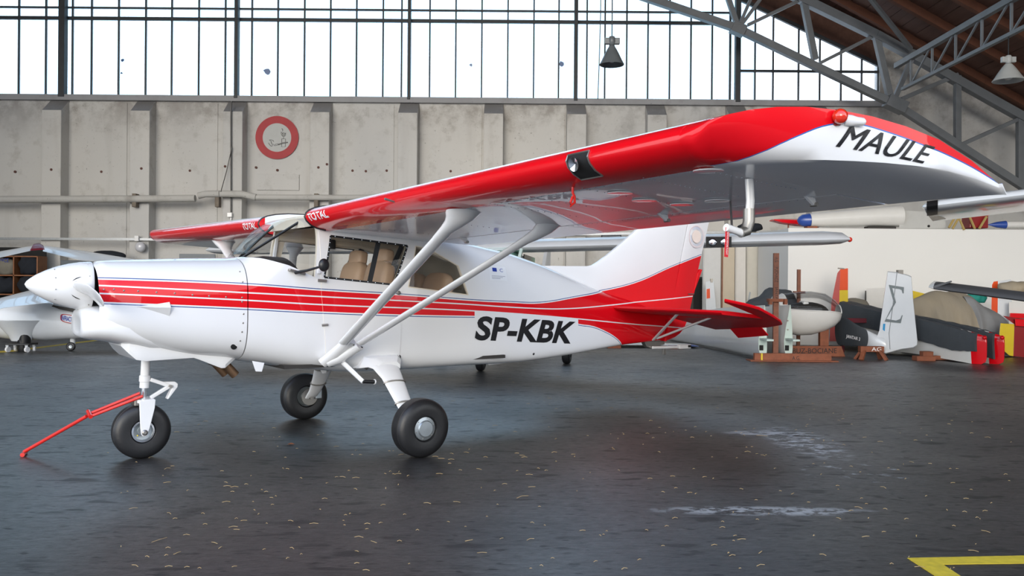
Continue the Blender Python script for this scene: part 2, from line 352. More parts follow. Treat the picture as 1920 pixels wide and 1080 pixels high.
wall.prism([(xr, zs-.1), (17, zs-.1) if zs-.1 < roof(17) else (16.9, zs-.1), (17, roof(17)), (xr, roof(xr))] if zs-.1 < roof(17) else [(xr, zs-.1), (PA.x+(zs-.1-PA.z)/RM_, zs-.1), (xr, roof(xr))], YW, YW+.4)
wall = wall.obj('wall_back', m_conc, smooth=0); tag(wall, kind='structure')
sill = M().prism([(-18, 0), (17, 0), (17, 1), (-18, 1)], 0, 1, lambda x, y, z: (min(x, xr+.1), YW-.13+.4*y, zs-.12+.17*z)).obj('trim_1', m_sill, smooth=0); tag(sill, kind='structure')
for px in (-86, 95, 261, 435, 598, 763, 924, 1080, 1231, 1384, 1540):
    c = at(px, 400, YW-.49).x; hw_ = .29; z1 = at(960, 213, YW-.49).z; z0 = 0
    o = M().add([(c+sx_*hw_, y, z) for sx_ in (-1, 1) for y, z in ((YW+.02, 0), (YW-.49, 0), (YW-.49, z1), (YW-.02, zs-.125), (YW+.02, zs-.125))],
        [(4, 3, 2, 1, 0), (5, 6, 7, 8, 9), (0, 1, 6, 5), (1, 2, 7, 6), (2, 3, 8, 7), (3, 4, 9, 8), (4, 0, 5, 9)]).obj('pilaster', [m_conc, m_cap], wall, 0, .015)
    for p in o.data.polygons:
        if p.normal.z > .3 and p.normal.z < .95: p.material_index = 1
for px in (180, 350, 680, 845, 1000, 1155):      # shallow sunk joints between the wall panels
    M().box((at(px, 300, YW).x, YW-.012, zs*.5-.08), (1.9, .03, zs-.20)).obj('wall_panel', m_conc, wall, 0, .01)
m_rhole = mat('rusty_anchor_hole', (.10, .045, .035), .8)
for px, py in ((28, 322), (96, 318), (190, 322), (265, 316), (356, 320), (422, 312), (520, 319), (597, 314), (661, 320), (686, 321), (725, 320), (845, 321), (928, 318), (613, 308), (480, 314)):
    dpt = YW-.495 if px in (96, 265, 422, 597, 928, 613) else YW-.03
    p = at(px, py, dpt); M().lathe([(-.03, .04), (.006, .04)], p, (0, -1, 0), 8).obj('anchor_hole', m_rhole, wall, 0)
# long window
win = empty('window_1', (0, 0, 0), kind='structure')
MU = [-128, -75, -22, 31, 82, 132, 168, 219, 270, 319, 370, 420, 470, 519, 569, 618, 667, 717, 752, 805, 854, 903, 952, 1001, 1048, 1101, 1135, 1176, 1216, 1257, 1297, 1337, 1371, 1418, 1452, 1500, 1540, 1580, 1619, 1650]
mx_ = [at(p, 100, YW).x for p in MU]
zb1, zb2 = at(640, 36, YW).z, at(640, 16, YW).z; zb3 = zb2 + 3.8; zbr = at(1500, 132, YW).z
ga, gb = at(1421, 11, YW), at(1650, 120, YW); gm = (gb.z-ga.z)/(gb.x-ga.x)
gl = lambda X: ga.z + gm*(X-ga.x)
x84 = at(1384, 100, YW).x
for i in range(len(mx_)-1):
    a, c = mx_[i], mx_[i+1]; right = MU[i] >= 1371
    for z0, z1 in (((zs+.05, zbr), (zbr, 99)) if right else ((zs+.05, zb1), (zb1, zb2), (zb2, zb3))):
        q = [(a, YW+.15, z0), (c, YW+.15, z0), (c, YW+.15, min(z1, 14)), (a, YW+.15, min(z1, 14))]
        if right: q = clip(q, -gm, 1, ga.z-gm*ga.x)
        if len(q) < 3: continue
        M().add(q + [(x, y+.006, z) for x, y, z in q], [tuple(range(len(q))), tuple(range(2*len(q)-1, len(q)-1, -1))]).obj('pane', m_clear if MU[i] >= 1418 else m_pane, win, 0, fix=False)
for i, x in enumerate(mx_):
    zt = min(zb3, gl(x)) if MU[i] > 1371 else zb3
    M().box((x, YW+.13, (zs+zt)/2), (.045 if MU[i] not in (1371,) else .06, .07, zt-zs)).obj('glazing_bar', m_iron, win, 0)
for z, h, x1 in ((zs+.04, .05, xr), (zb1, .10, x84), (zb2, .05, x84), (zb3, .1, x84)):
    M().box(((mx_[0]+x1)/2, YW+.12, z), (x1-mx_[0], .08, h)).obj('transom', m_iron, win, 0)
M().box(((x84+xr)/2, YW+.12, zbr), (xr-x84, .08, .07)).obj('transom', m_iron, win, 0)
M().bar((ga.x-.6, YW+.1, gl(ga.x-.6)), (xr, YW+.1, gl(xr)), .1, .12).obj('transom', m_iron, win, 0)
for px, w_ in ((116, .19), (443, .11), (767, .09), (1080, .11), (1384, .15)):
    x = at(px, 100, YW-.1).x; M().box((x, YW-.04, (zs-.05+13)/2+.0), (w_, .22, 13-zs)).obj('window_post', m_iron, win, 0, .008)
m_hole = mat('broken_edge', (.05, .12, .30), .3)
n_ = 9
for px, py, r in ((230, 113, 3), (501, 134, 7), (883, 122, 3), (1054, 120, 6), (228, 137, 2)):
    p = at(px, py, YW+.145); rnd = random.Random(px)
    pts = [(p.x + r*.0165*rnd.uniform(.5, 1.2)*math.cos(2*math.pi*k/n_), YW+.143, p.z + r*.0165*rnd.uniform(.5, 1.2)*math.sin(2*math.pi*k/n_)) for k in range(n_)]
    M().add(pts + [(x, y-.004, z) for x, y, z in pts], [tuple(range(n_)), tuple(range(2*n_-1, n_-1, -1))]).obj('glass_hole', m_hole, win, 0)
# boarded gable over the sloping glazing, roof, side walls
g0 = ga.x-.6
gbl = M().prism([(g0, gl(g0)+.05), (xr, gl(xr)+.05), (xr+.05, roof(xr)), (g0, roof(g0))], YW+.05, YW+.25)
gbl.prism([(-18, zb3+.05), (g0, zb3+.05), (g0, roof(g0)), (-18, roof(g0))] if False else [(RX, zb3+.05), (g0, zb3+.05), (g0, roof(g0)), (RX, RZ)], YW+.05, YW+.25)
gbl.prism([(-18, min(zb3+.05, roof(-18)-.1)), (RX, zb3+.05), (RX, RZ), (-18, roof(-18))], YW+.05, YW+.25)
tag(gbl.obj('wall_gable', m_board, smooth=0), kind='structure')
YF = 1.2                                   # the hangar mouth: open to the apron on the viewer's side
ceil = M()
ceil.prism([(LX-.3, roof(LX-.3)+.06), (RX, RZ+.06), (RX, RZ+.35), (LX-.3, roof(LX-.3)+.35)], YF, 26.5)
ceil.prism([(RX, RZ+.06), (17.3, roof(17.3)+.06), (17.3, roof(17.3)+.35), (RX, RZ+.35)], YF, 26.5)
ceil = ceil.obj('ceiling', m_board, smooth=0); tag(ceil, kind='structure')
sl = math.sqrt(1+RM_*RM_); pw = .23; k = 0; X_ = 5.0; pm = None; rnd = random.Random(3)
while X_ < 16.8:
    o = M().bar((X_, 16.8, roof(X_)+.045), (X_, 26.4, roof(X_)+.045), pw*.96, .03, (-RM_/sl, 0, 1/sl)).obj('plank', m_board, ceil, 0)
    o.location.z = rnd.uniform(-.012, .012); X_ += pw/sl
for i, Y_ in enumerate([25.2, 23.6, 22.0, 20.4, 18.8, 17.2]):
    M().bar((3.0, Y_, roof(3.0)-.09), (17, Y_, roof(17)-.09), .16, .22, (0, 0, 1)).obj('rafter', m_rafter, ceil, 0)
tag(M().box((17.15, (26.3+YF)/2, roof(17.1)/2), (.3, 26.3-YF, roof(17.1))).obj('wall_right', m_conc, smooth=0), kind='structure')
YL = 8.0                                   # the left side stands open as far as this
tag(M().box((LX-.15, (26.3+YL)/2, roof(LX)/2), (.3, 26.3-YL, roof(LX))).obj('wall_left', m_conc, smooth=0), kind='structure')
tag(M().box((52, -34, 4.5), (76, 1, 9)).obj('wall_added_unseen', mat('unseen_dark_wall', (.16, .155, .15), .9), smooth=0), kind='structure')  # unseen wall, added to darken the front-right reflections in the paint
# steel trusses
def truss(name, label, segs, Y, m, thing='roof truss'):
    t = empty(name, (0, Y, 0), 0, label, thing)
    for nm, a, c, w_ in segs:
        p, q = at(*a, Y), at(*c, Y); p.y = q.y = 0
        M().bar(p, q, w_, w_*1.1, (0, 1, 0)).obj(nm, m, t, 0, .01)
    return t
truss('roof_truss', 'dark steel roof truss crossing the sloping end of the long window', [
    ('lower_chord', (1160, -22), (1383, 54), .20), ('lower_chord', (1383, 54), (1678, 196), .20), ('lower_chord', (1678, 196), (1960, 377), .20),
    ('upper_chord', (1380, -62), (1642, 66), .24), ('upper_chord', (1642, 66), (1960, 244), .24),
    ('web_bar', (1383, 50), (1358, -25), .14), ('web_bar', (1386, 48), (1412, -12), .09), ('web_bar', (1390, 47), (1432, -10), .10), ('web_bar', (1402, 47), (1505, -2), .09), ('web_bar', (1528, 112), (1506, 0), .17),
    ('web_bar', (1538, 118), (1645, 64), .09), ('web_bar', (1642, 66), (1668, 180), .17), ('web_bar', (1676, 188), (1716, 95), .13), ('web_bar', (1690, 186), (1796, 140), .12),
    ('web_bar', (1795, 142), (1795, 266), .16), ('web_bar', (1805, 270), (1922, 218), .11), ('web_bar', (1912, 222), (1912, 345), .16), ('gusset_plate', (1662, 188), (1696, 204), .34), ('gusset_plate', (1372, 50), (1396, 60), .30)], 24.6, m_truss)
bx, bz, tz = 10.66, 6.88, 7.62
pt_ = empty('purlin_truss', (bx, 23.4, bz), 0, 'grey lattice beam running towards the viewer under the board roof, upper right', 'roof truss')
M().bar((0, 0, 0), (0, -11, 0), .10, .08).obj('lower_chord', m_truss, pt_, 0); M().bar((0, .4, tz-bz), (0, -11, tz-bz), .13, .14).obj('upper_chord', m_truss, pt_, 0)
for k in range(9):
    y = -.5-1.15*k
    M().bar((0, y, 0), (0, y, tz-bz), .05, .05, (0, 1, 0)).obj('web_post', m_truss, pt_, 0); M().bar((0, y, 0), (0, y-1.1, tz-bz), .04, .04, (0, 0, 1)).obj('web_diagonal', m_truss, pt_, 0)
br = M().bar(at(1618, -20, 22.6), at(1708, 92, 24.2), .10, .10).obj('roof_brace', m_truss, smooth=0); tag(br, 'thin dark diagonal steel brace under the board roof', 'brace')
m_shade = mat('enamel_lamp_shade', (.10, .11, .115), .35, var=.2); m_shade2 = mat('pale_lamp_shade', (.42, .43, .42), .4)
def pendant(p, r, label, m, ztop):
    t = empty('pendant_lamp', p, 0, label, 'lamp', 'factory pendant lamps')
    M().lathe([(0, r), (.012, r*1.02), (.08, r*.86), (.20, r*.62), (.30, r*.40), (.36, r*.24), (.37, .06)], (0, 0, 0), (0, 0, 1), 36, False).obj('shade', m, t)
    M().lathe([(0, .05), (.05, .075), (.12, .075), (.17, .05)], (0, 0, .38), (0, 0, 1), 18).obj('lamp_head', m, t)
    M().box((0, 0, .46), (.30, .09, .12)).obj('junction_box', m, t, 0, .01)
    M().ball((0, 0, .12), r*.32).obj('bulb', mat('unlit_bulb', (.5, .5, .5), .2), t)
    M().tube([(0, 0, .52), (0, 0, .62), (0, 0, ztop-p[2])], .012, 6).obj('hanging_rod', m_iron, t)
p = at(1147, 122, 16.5); pendant((p.x, 16.5, p.z), .235, 'dark cone-shaped pendant lamp hanging before the long window', m_shade, 13.0)
p = at(1885, 152, 18.4); pendant((bx, 18.4, p.z), .31, 'pale cone-shaped pendant lamp hanging from the lattice beam', m_shade2, bz)
hw3 = M().tube([at(1127, -40, 25.2), at(1126, 30, 25.2), at(1124, 100, 25.25), at(1121, 186, 25.3)], .014, 6).obj('hanging_wire', m_iron); tag(hw3, 'thin dark wire hanging down the long window left of the cone lamp', 'wire')
# services along the wall
m_pipe = concrete('lagged_pipe', (.40, .39, .37), (.52, .51, .48), (.22, .20, .18))
hp = empty('heating_pipe', at(200, 374, 25.3), 0, 'lagged heating pipe running along the concrete wall with a bulge by the red sign', 'pipe')
def loc(px, py, Y, o): return at(px, py, Y) - o.location
M().tube([loc(x, y, 25.3, hp) for x, y in ((-80, 374.5), (100, 373.5), (250, 373), (366, 372))], .105, 14).obj('pipe_run', m_pipe, hp)
M().tube([loc(x, y, 25.28, hp) for x, y in ((372, 367), (385, 364), (412, 363.5))], .10, 14).obj('pipe_bend', m_pipe, hp)
M().tube([loc(x, y, 25.28, hp) for x, y in ((413, 363.5), (455, 364), (470, 368), (480, 370))], .10, 14).obj('pipe_bend', m_pipe, hp)
M().tube([loc(x, y, 25.3, hp) for x, y in ((472, 370), (594, 370.5), (760, 371), (960, 371.5))], .085, 14).obj('pipe_run', m_pipe, hp)
for px in (254, 409, 594): M().box(loc(px, 376, 25.38, hp), (.12, .22, .40)).obj('pipe_bracket', mat('rusty_bracket', (.16, .13, .10), .7, var=.4), hp, 0, .01)
m_galv = mat('galvanised_steel', (.36, .38, .40), .4, .7, var=.2, scale=30)
ct = empty('cable_tray', at(200, 448, 25.45), 0, 'galvanised perforated cable tray along the concrete wall', 'cable tray')
M().bar(loc(-80, 447, 25.42, ct), loc(300, 449, 25.42, ct), .10, .07).obj('tray', m_galv, ct, 0); M().bar(loc(300, 449, 25.42, ct), loc(1500, 434, 25.42, ct), .10, .07).obj('tray', m_galv, ct, 0)
M().box(loc(257, 447, 25.35, ct), (.12, .1, .16)).obj('junction_box', m_white, ct, 0, .01)
wl_ = M().ball((0, 0, 0), .155, (1, .75, 1)).obj('globe_lamp', mat('opal_glass', (.55, .56, .60), .15, coat=.5)); wl_.location = at(263, 463, 25.3); tag(wl_, 'round opal wall lamp under the cable tray, left of the red wing tip', 'lamp')
cb = empty('black_cable', at(432, 190, 25.42), 0, 'black cable running down the pilaster beside the no smoking sign to a white box', 'cable')
M().tube([loc(434, 190, 25.44, cb), loc(433, 215, 25.44, cb), loc(433, 398, 25.44, cb)], .022, 6).obj('black_cable', m_black, cb)
M().box(loc(431, 403, 25.42, cb), (.14, .09, .13)).obj('socket_box', m_white, cb, 0, .01); M().tube([loc(433, 408, 25.44, cb), loc(432, 430, 25.44, cb)], .02, 6).obj('white_cable', m_white, cb)
M().tube([loc(435, 275, 25.4, cb), loc(425, 320, 25.4, cb), loc(414, 360, 25.2, cb)], .012, 6).obj('thin_wire', m_black, cb)
vg = empty('vent_grille', at(1146, 444, 25.6), 0, 'dark louvred vent grille in the wall beside the tail fin', 'vent')
M().box((0, 0, 0), (.60, .06, .26)).obj('frame', m_iron, vg, 0, .01)
for k in range(6): M().box((0, -.04, -.10+.04*k), (.54, .03, .012)).obj('louvre', m_galv, vg, 0)
nb = M().box((0, 0, 0), (.30, .06, .20)).obj('notice_board', m_white, None, 0, .005); nb.location = at(1029, 453, 25.5); tag(nb, 'small white notice box on the wall above the silver wing', 'notice')
M().box((.01, -.035, .0), (.08, .006, .12)).obj('picture', mat('orange_picture', (.5, .2, .1), .5), nb, 0)
# round no smoking sign painted on its plate
sg = empty('no_smoking_sign', at(519.5, 258, YW-.035), 0, 'round red-ringed no smoking sign on the concrete wall', 'sign')
m_sred = mat('faded_sign_red', (.36, .022, .028), .6, var=.2, scale=4); m_swh = mat('faded_sign_white', (.44, .45, .44), .6)
r1, r0 = .655, .435
M().lathe([(0, r0+.01), (.012, r0+.01)], (0, .0, 0), (0, -1, 0), 64).obj('sign_face', m_swh, sg, 30)
M().lathe([(0, r0), (.016, r0), (.016, r1), (0, r1)], (0, 0, 0), (0, -1, 0), 72, False).obj('sign_ring', m_sred, sg, 30)
def ink(name, pts, w_=.010, closed=False):
    q = [((x-540)/720*1.30, -.018, (520-y)/720*1.30) for x, y in pts]
    if closed: q.append(q[0])
    M().tube(q, w_, 6).obj(name, m_letter, sg)
ink('pack_outline', [(622, 540), (685, 540), (682, 675), (620, 675)], .008, True)
ink('match_stick', [(652, 540), (652, 515)], .008)
for fp in ([(650, 505), (628, 490), (612, 455), (608, 420), (630, 440), (640, 470)], [(645, 500), (640, 455), (655, 430), (668, 450), (664, 490)], [(655, 505), (680, 490), (688, 440), (676, 460)], [(630, 415), (640, 395), (620, 368), (636, 380)]): ink('flame_line', fp, .008)
ink('cigarette', [(560, 640), (640, 612), (725, 600)], .018); ink('cigarette', [(490, 655), (520, 632), (565, 625), (555, 645), (500, 660)], .006)
for fp in ([(400, 610), (415, 640), (445, 668), (470, 655)], [(410, 565), (440, 560), (475, 570), (485, 590)], [(440, 600), (455, 630), (485, 640)], [(425, 575), (450, 590), (445, 610)]): ink('smoke_line', fp, .008)
M().box((.0, .022, -1.02), (.0, .0, .0)) if False else None
wp = M().box((at(522, 342, YW).x, YW-.03, at(522, 342, YW).z), (1.28, .03, .48)).obj('wall_panel', m_conc, wall, 0, .006)
# ================================================================ the red and white high-wing aeroplane (local X aft, Y starboard, Z up)
plane = empty('light_aircraft', (-3.569, 6.2386, 0), .62645, 'white high-wing light aircraft with red stripes, registration SP-KBK and red nose tow bar', 'airplane')
FX = [.42, .50, .62, .80, 1.10, 1.475, 1.52, 1.57, 1.68, 1.80, 1.94, 2.10, 2.50, 2.90, 3.30, 3.55, 3.88, 4.25, 4.45, 4.77, 5.05, 5.56, 5.83, 6.32, 6.62]
FW = [.335, .385, .425, .465, .50, .525, .528, .531, .537, .543, .549, .55, .555, .55, .525, .503, .458, .40, .368, .318, .274, .195, .153, .078, .04]
FT = [1.52, 1.543, 1.553, 1.562, 1.577, 1.592, 1.605, 1.635, 1.755, 1.868, 1.942, 1.965, 1.955, 1.935, 1.87, 1.815, 1.768, 1.715, 1.672, 1.59, 1.50, 1.34, 1.275, 1.18, 1.12]
FB = [1.02, .955, .915, .865, .80, .755, .745, .735, .715, .695, .668, .65, .615, .612, .615, .618, .615, .612, .617, .635, .655, .70, .722, .745, .76]
FN = [2.2, 2.4, 2.6, 2.8, 3.0, 3.2, 3.3, 3.4, 3.7, 4.2, 4.8, 5.2, 5.5, 5.5, 5.0, 4.5, 3.8, 3.2, 2.9, 2.6, 2.5, 2.5, 2.5, 2.5, 2.5]
FM = [2.3, 2.4, 2.6, 2.9, 3.2, 3.6, 3.7, 3.8, 4.0, 4.3, 4.6, 5.0, 5.5, 6, 6.5, 7, 7, 7, 7, 7, 7, 7, 7, 7, 7]
def sec(x):
    g = lambda a: pchip(x, FX, a)
    t, b = g(FT), g(FB)
    return g(FW), t, (1.20 if x < 3 else interp(x, [(3, 1.20), (4.2, 1.12), (6.6, .96)])), b, g(FN), g(FM)
def yf(x, z, off=0.0):                   # half width of the fuselage at height z
    w_, t, c, b, n1, n2 = sec(x)
    h, k = (t-c, n1) if z > c else (c-b, n2)
    return w_*max(0.0, 1-min(1.0, abs(z-c)/h)**k)**(1/k) + off
def ring(x, n=96, off=0.0, xx=None, grow=1.0):
    w_, t, c, b, n1, n2 = sec(x); out = []
    w_ += off; t += off; b -= off
    for i in range(n):
        a = 2*math.pi*i/n; co, si = math.cos(a), math.sin(a); k = n1 if si > 0 else n2
        out.append(Vector((x if xx is None else xx, grow*w_*math.copysign(abs(co)**(2/k), co), c + grow*(t-c if si > 0 else c-b)*math.copysign(abs(si)**(2/k), si))))
    return out
def lin(a, b, n): return [a+(b-a)*i/n for i in range(n+1)]
BX = lin(1.480, 2.2, 24) + lin(2.25, 4.0, 22) + lin(4.08, 6.62, 28)
def fus(off=0.0, xs=BX): return M().loft([ring(x, 96, off) for x in xs])
def wedge(poly, y0, y1): return M().prism(poly, y0, y1).mesh('c', m_trim)
def fixn(me):
    bm = bmesh.new(); bm.from_mesh(me); bmesh.ops.recalc_face_normals(bm, faces=bm.faces); bm.to_mesh(me); bm.free(); return me
WS = [(1.46, 1.600), (1.60, 1.583), (1.80, 1.528), (2.018, 1.435), (2.052, 1.828), (2.052, 2.3), (1.2, 2.3), (1.2, 1.604)]
WIN = [(2.162, 1.780), (2.099, 1.435), (2.738, 1.379), (2.880, 1.722)]
REAR = [(2.965, 1.722), (2.885, 1.361), (3.541, 1.291), (3.428, 1.556), (3.10, 1.705)]
cuts = [fixn(wedge(WS, -1, 1))]
for s in (-1, 1):
    for q in (WIN, REAR): cuts.append(fixn(wedge(q, s*.2, s*1.0)))
cav = M().loft([ring(x, 64, -.03) for x in lin(1.50, 4.1, 40)]).mesh('c', m_trim)
body = cutmesh(fixn(fus().mesh('f', m_liv)), [fixn(cav)] + cuts)
fuse = link('fuselage', body, plane, 40)
# door: a thin proud panel with its own window opening
DOOR = [(2.075, 1.30), (2.135, .70), (2.805, .70), (2.825, 1.36), (2.912, 1.80), (2.060, 1.835)]
dm = cutmesh(fixn(fus(.004, lin(2.0, 3.0, 30)).mesh('d', m_liv)), [(fixn(wedge(DOOR, -1.2, -.35)), 'INTERSECT'), fixn(M().loft([ring(x, 64, -.02) for x in lin(1.9, 3.1, 20)]).mesh('c', m_trim)), fixn(wedge(WIN, -1.2, -.2))])
door = link('cabin_door', dm, plane, 40)
def pane(name, q, s, off=-.010, parent=plane, m=m_glass):
    b = M(); n = 10
    xs = [p[0] for p in q]; zs = [p[1] for p in q]; x0, x1, z0, z1 = min(xs), max(xs), min(zs), max(zs)
    for i in range(n):
        for j in range(n):
            p = [(x0+(x1-x0)*a/n, 0, z0+(z1-z0)*c/n) for a, c in ((i, j), (i+1, j), (i+1, j+1), (i, j+1))]
            for k in range(len(q)):
                (ax, az), (bx, bz) = q[k], q[(k+1) % len(q)]
                nx, nz = bz-az, -(bx-ax); cx = sum(xs)/len(xs); cz = sum(zs)/len(zs)
                if nx*cx+nz*cz > nx*ax+nz*az: nx, nz = -nx, -nz
                p = clip(p, nx, nz, nx*ax+nz*az)
                if len(p) < 3: break
            if len(p) >= 3: b.add([(x, s*(yf(x, z)+off), z) for x, _, z in p], [tuple(range(len(p)))])
    return b.obj(name, m, parent, 60)
def strip(pts, w_, s=-1, off=.006, n=14):          # thin strip lying on the fuselage side along (x, z) points
    b = M()
    for (a, c), (d, e_) in zip(pts, pts[1:]):
        L_ = math.hypot(d-a, e_-c); ux, uz = (d-a)/L_, (e_-c)/L_
        for i in range(n):
            q = []
            for t, k in ((i/n, -1), ((i+1)/n, -1), ((i+1)/n, 1), (i/n, 1)):
                x, z = a+(d-a)*t - uz*k*w_/2, c+(e_-c)*t + ux*k*w_/2
                q.append((x, s*(yf(x, z)+off), z))
            b.add(q + [(x, y - s*.012, z) for x, y, z in q], [(0, 1, 2, 3), (7, 6, 5, 4), (0, 4, 5, 1), (1, 5, 6, 2), (2, 6, 7, 3), (3, 7, 4, 0)])
    return b
for s in (-1, 1):
    par = door if s < 0 else plane
    pane('door_window', WIN, s, parent=par); pane('rear_window', REAR, s)
    strip(WIN+WIN[:1], .016, s, .005).obj('window_gasket', m_black, par, 0)
    strip(REAR+REAR[:1], .010, s, .002).obj('window_gasket', m_trim, plane, 0)
sc = M()
for (a, c), (d, e_) in zip(WIN, WIN[1:]+WIN[:1]):
    for i in range(9):
        t = (i+.5)/9; x, z = a+(d-a)*t, c+(e_-c)*t
        sc.ball((x, -yf(x, z)-.007, z), .005, (1, .6, 1), 6, 4)
tag(sc.obj('window_screws', m_chrome, door), kind='stuff')
# windshield: the fuselage skin inside the opening
b = M(); xs = lin(1.44, 2.06, 26); n_ = 96
for i in range(26):
    r0, r1 = ring(xs[i], n_, -.004), ring(xs[i+1], n_, -.004)
    for j in range(n_):
        k = (j+1) % n_; p = [tuple(r0[j]), tuple(r0[k]), tuple(r1[k]), tuple(r1[j])]
        for (ax, az), (bx, bz) in zip(WS[:4], WS[1:5]):
            p = clip(p, bz-az, -(bx-ax), (bz-az)*ax-(bx-ax)*az)
            if len(p) < 3: break
        if len(p) >= 3: b.add(p, [tuple(range(len(p)))])
me = b.mesh('windshield', m_wsg)
def Ff(x, y, z):
    w_, t, c, bb, n1, n2 = sec(x); h, k = (t-c, n1) if z > c else (c-bb, n2); return (abs(y)/w_)**k + (abs(z-c)/h)**k
def fnorm(p, d=.004):
    return Vector([Ff(*(p+e_*d))-Ff(*(p-e_*d)) for e_ in (Vector((1, 0, 0)), Vector((0, 1, 0)), Vector((0, 0, 1)))]).normalized()
bm = bmesh.new(); bm.from_mesh(me); bmesh.ops.remove_doubles(bm, verts=bm.verts, dist=1e-4); bm.to_mesh(me); bm.free()
ws_o = link('windshield', me, plane, 180)
nv = [fnorm(v.co) for v in me.vertices]
for p in me.polygons:
    if p.normal.dot(nv[p.vertices[0]]) < 0: p.flip()
me.update(); me.normals_split_custom_set_from_vertices(nv)
for s in (-1, 1):
    M().tube([(1.575, s*.03, 1.585), (1.99, s*.30, 1.905)], .011, 8).obj('windshield_brace', m_black, plane)
    M().bar((2.052, s*yf(2.02, 1.47)-s*.012, 1.46), (2.085, s*yf(2.06, 1.84)-s*.012, 1.86), .05, .03, (1, 0, 0)).obj('door_post', m_white, plane, 0, .006)
    M().tube([(2.10, s*.49, 1.80), (2.90, s*.49, 1.76), (3.45, s*.44, 1.60)], .03, 8).obj('cabin_frame_tube', m_trim, plane)
    M().bar((2.94, s*.50, 1.74), (2.80, s*.50, 1.0), .05, .05, (1, 0, 0)).obj('cabin_post', m_black, plane, 0)
# cabin interior
M().loft([[p for p in ring(x, 96, -.022) if p.z > 1.845] for x in (1.972, 2.02, 2.08, 2.2)]).obj('headliner', m_trim, plane, 40)
b = M(); b.loft([[Vector((x, .50*math.cos(a)*k, z0 + h*math.sin(a))) for a in [math.pi*j/16 for j in range(17)]] for x, k, z0, h in ((1.50, .90, 1.40, .15), (1.62, .95, 1.40, .19), (1.78, .96, 1.38, .235), (1.92, .96, 1.36, .25), (1.95, .93, 1.35, .235))], True)
dash = b.obj('instrument_panel', m_cab, plane)
M().box((1.91, 0, 1.30), (.06, .98, .34)).obj('panel_face', m_cab, dash, 0)
for s in (-1, 1):
    M().tube([(1.93, s*.26, 1.33), (2.10, s*.26, 1.33)], .014, 8).obj('yoke_column', m_black, dash)
    M().tube([(2.10, s*.26+dy, 1.33+dz_) for dy, dz_ in ((-.14, .09), (-.13, -.03), (-.05, -.03), (.05, -.03), (.13, -.03), (.14, .09))], .014, 8).obj('yoke', m_black, dash)
M().box((2.9, 0, .70), (2.2, .92, .03)).obj('cabin_floor', m_cab, plane, 0)
def cushion(c, d, rot=None, r=.05):
    b = M(); rx = []
    for i in range(9):
        t = -1+2*i/8; k = (1-abs(t)**4)**.5 if abs(t) < 1 else 0.0
        k = max(k, .05)
        rx.append([Vector((d[0]/2*t, d[1]/2*math.copysign(abs(math.cos(a))**.5, math.cos(a))*(.72+.28*k), d[2]/2*math.copysign(abs(math.sin(a))**.5, math.sin(a))*(.55+.45*k))) for a in [2*math.pi*j/20 for j in range(20)]])
    b.loft(rx); c = Vector(c)
    b.v = [tuple((rot @ Vector(v) if rot else Vector(v)) + c) for v in b.v]
    return b
RY = lambda a: Matrix.Rotation(math.radians(a), 3, 'Y')
for x, y, hd in ((2.66, -.26, 1), (2.66, .26, 1), (3.28, -.24, 0), (3.28, .24, 0)):
    st = cushion((x-.20, y, 1.12 if hd else 1.05), (.46, .44, .14)).obj('seat', m_tan, plane, 60)
    cushion((x+.07, y, 1.37 if hd else 1.27), (.13, .43, .46), RY(12)).obj('seat_back', m_tan, st, 60)
    if hd: cushion((x+.13, y, 1.625), (.10, .26, .15), RY(8)).obj('head_rest', m_tan, st, 60)
M().bar((2.62, -.49, 1.74), (2.50, -.50, 1.25), .045, .006, (0, 1, 0)).obj('shoulder_belt', m_black, plane, 0)
M().bar((2.86, -.47, 1.72), (2.70, -.40, 1.30), .045, .006, (0, 1, 0)).obj('shoulder_belt', m_black, plane, 0)
M().bar((2.52, .49, 1.76), (2.42, .50, 1.25), .045, .006, (0, 1, 0)).obj('shoulder_belt', m_black, plane, 0)
M().box((2.60, .46, 1.76), (.09, .05, .09)).obj('belt_reel', m_black, plane, 0, .01)
M().box((3.20, .30, 1.50), (.11, .08, .16)).obj('fire_extinguisher_bracket', m_black, plane, 0, .02)
# cowling
CX = lin(.478, 1.472, 26)
b = M(); rings = [ring(.44, 96, 0, .485, .955)]
for g, xx in ((.915, .460), (.945, .448), (.98, .453), (1.0, .468)): rings.append(ring(.44, 96, 0, xx, g))
rings = rings[1:] + [ring(x) for x in CX]
cowl = b.loft(rings, False).obj('cowling', m_liv, plane, 50)
M().loft([ring(.44, 96, 0, .462, .913), ring(.44, 96, 0, .60, .86), ring(.44, 96, 0, .605, .05)], False).obj('cooling_inlet', m_dark, cowl)  # near-black colour paints in the shade inside the inlet
b = M()
for x, z in ((.473, 1.325), (.535, 1.326), (.598, 1.318), (.69, 1.315), (.812, 1.307), (.937, 1.300), (1.063, 1.288), (1.183, 1.280), (1.309, 1.272), (1.431, 1.268), (1.431, 1.235), (1.43, 1.47), (1.44, 1.39), (1.443, 1.14), (1.44, 1.07), (1.435, 1.0), (1.428, .93)):
    y = yf(x, z); b.lathe([(-.006, .007), (.001, .007), (.003, .003)], (x, -y, z), (0, -1, 0), 10)
tag(b.obj('cowl_fasteners', m_steel, cowl), kind='stuff')
M().lathe([(-.004, .026), (.002, .026), (.004, .02)], (1.39, -yf(1.39, .885), .885), (.05, -1, -.35), 20).obj('drain_hole', m_dark, cowl)
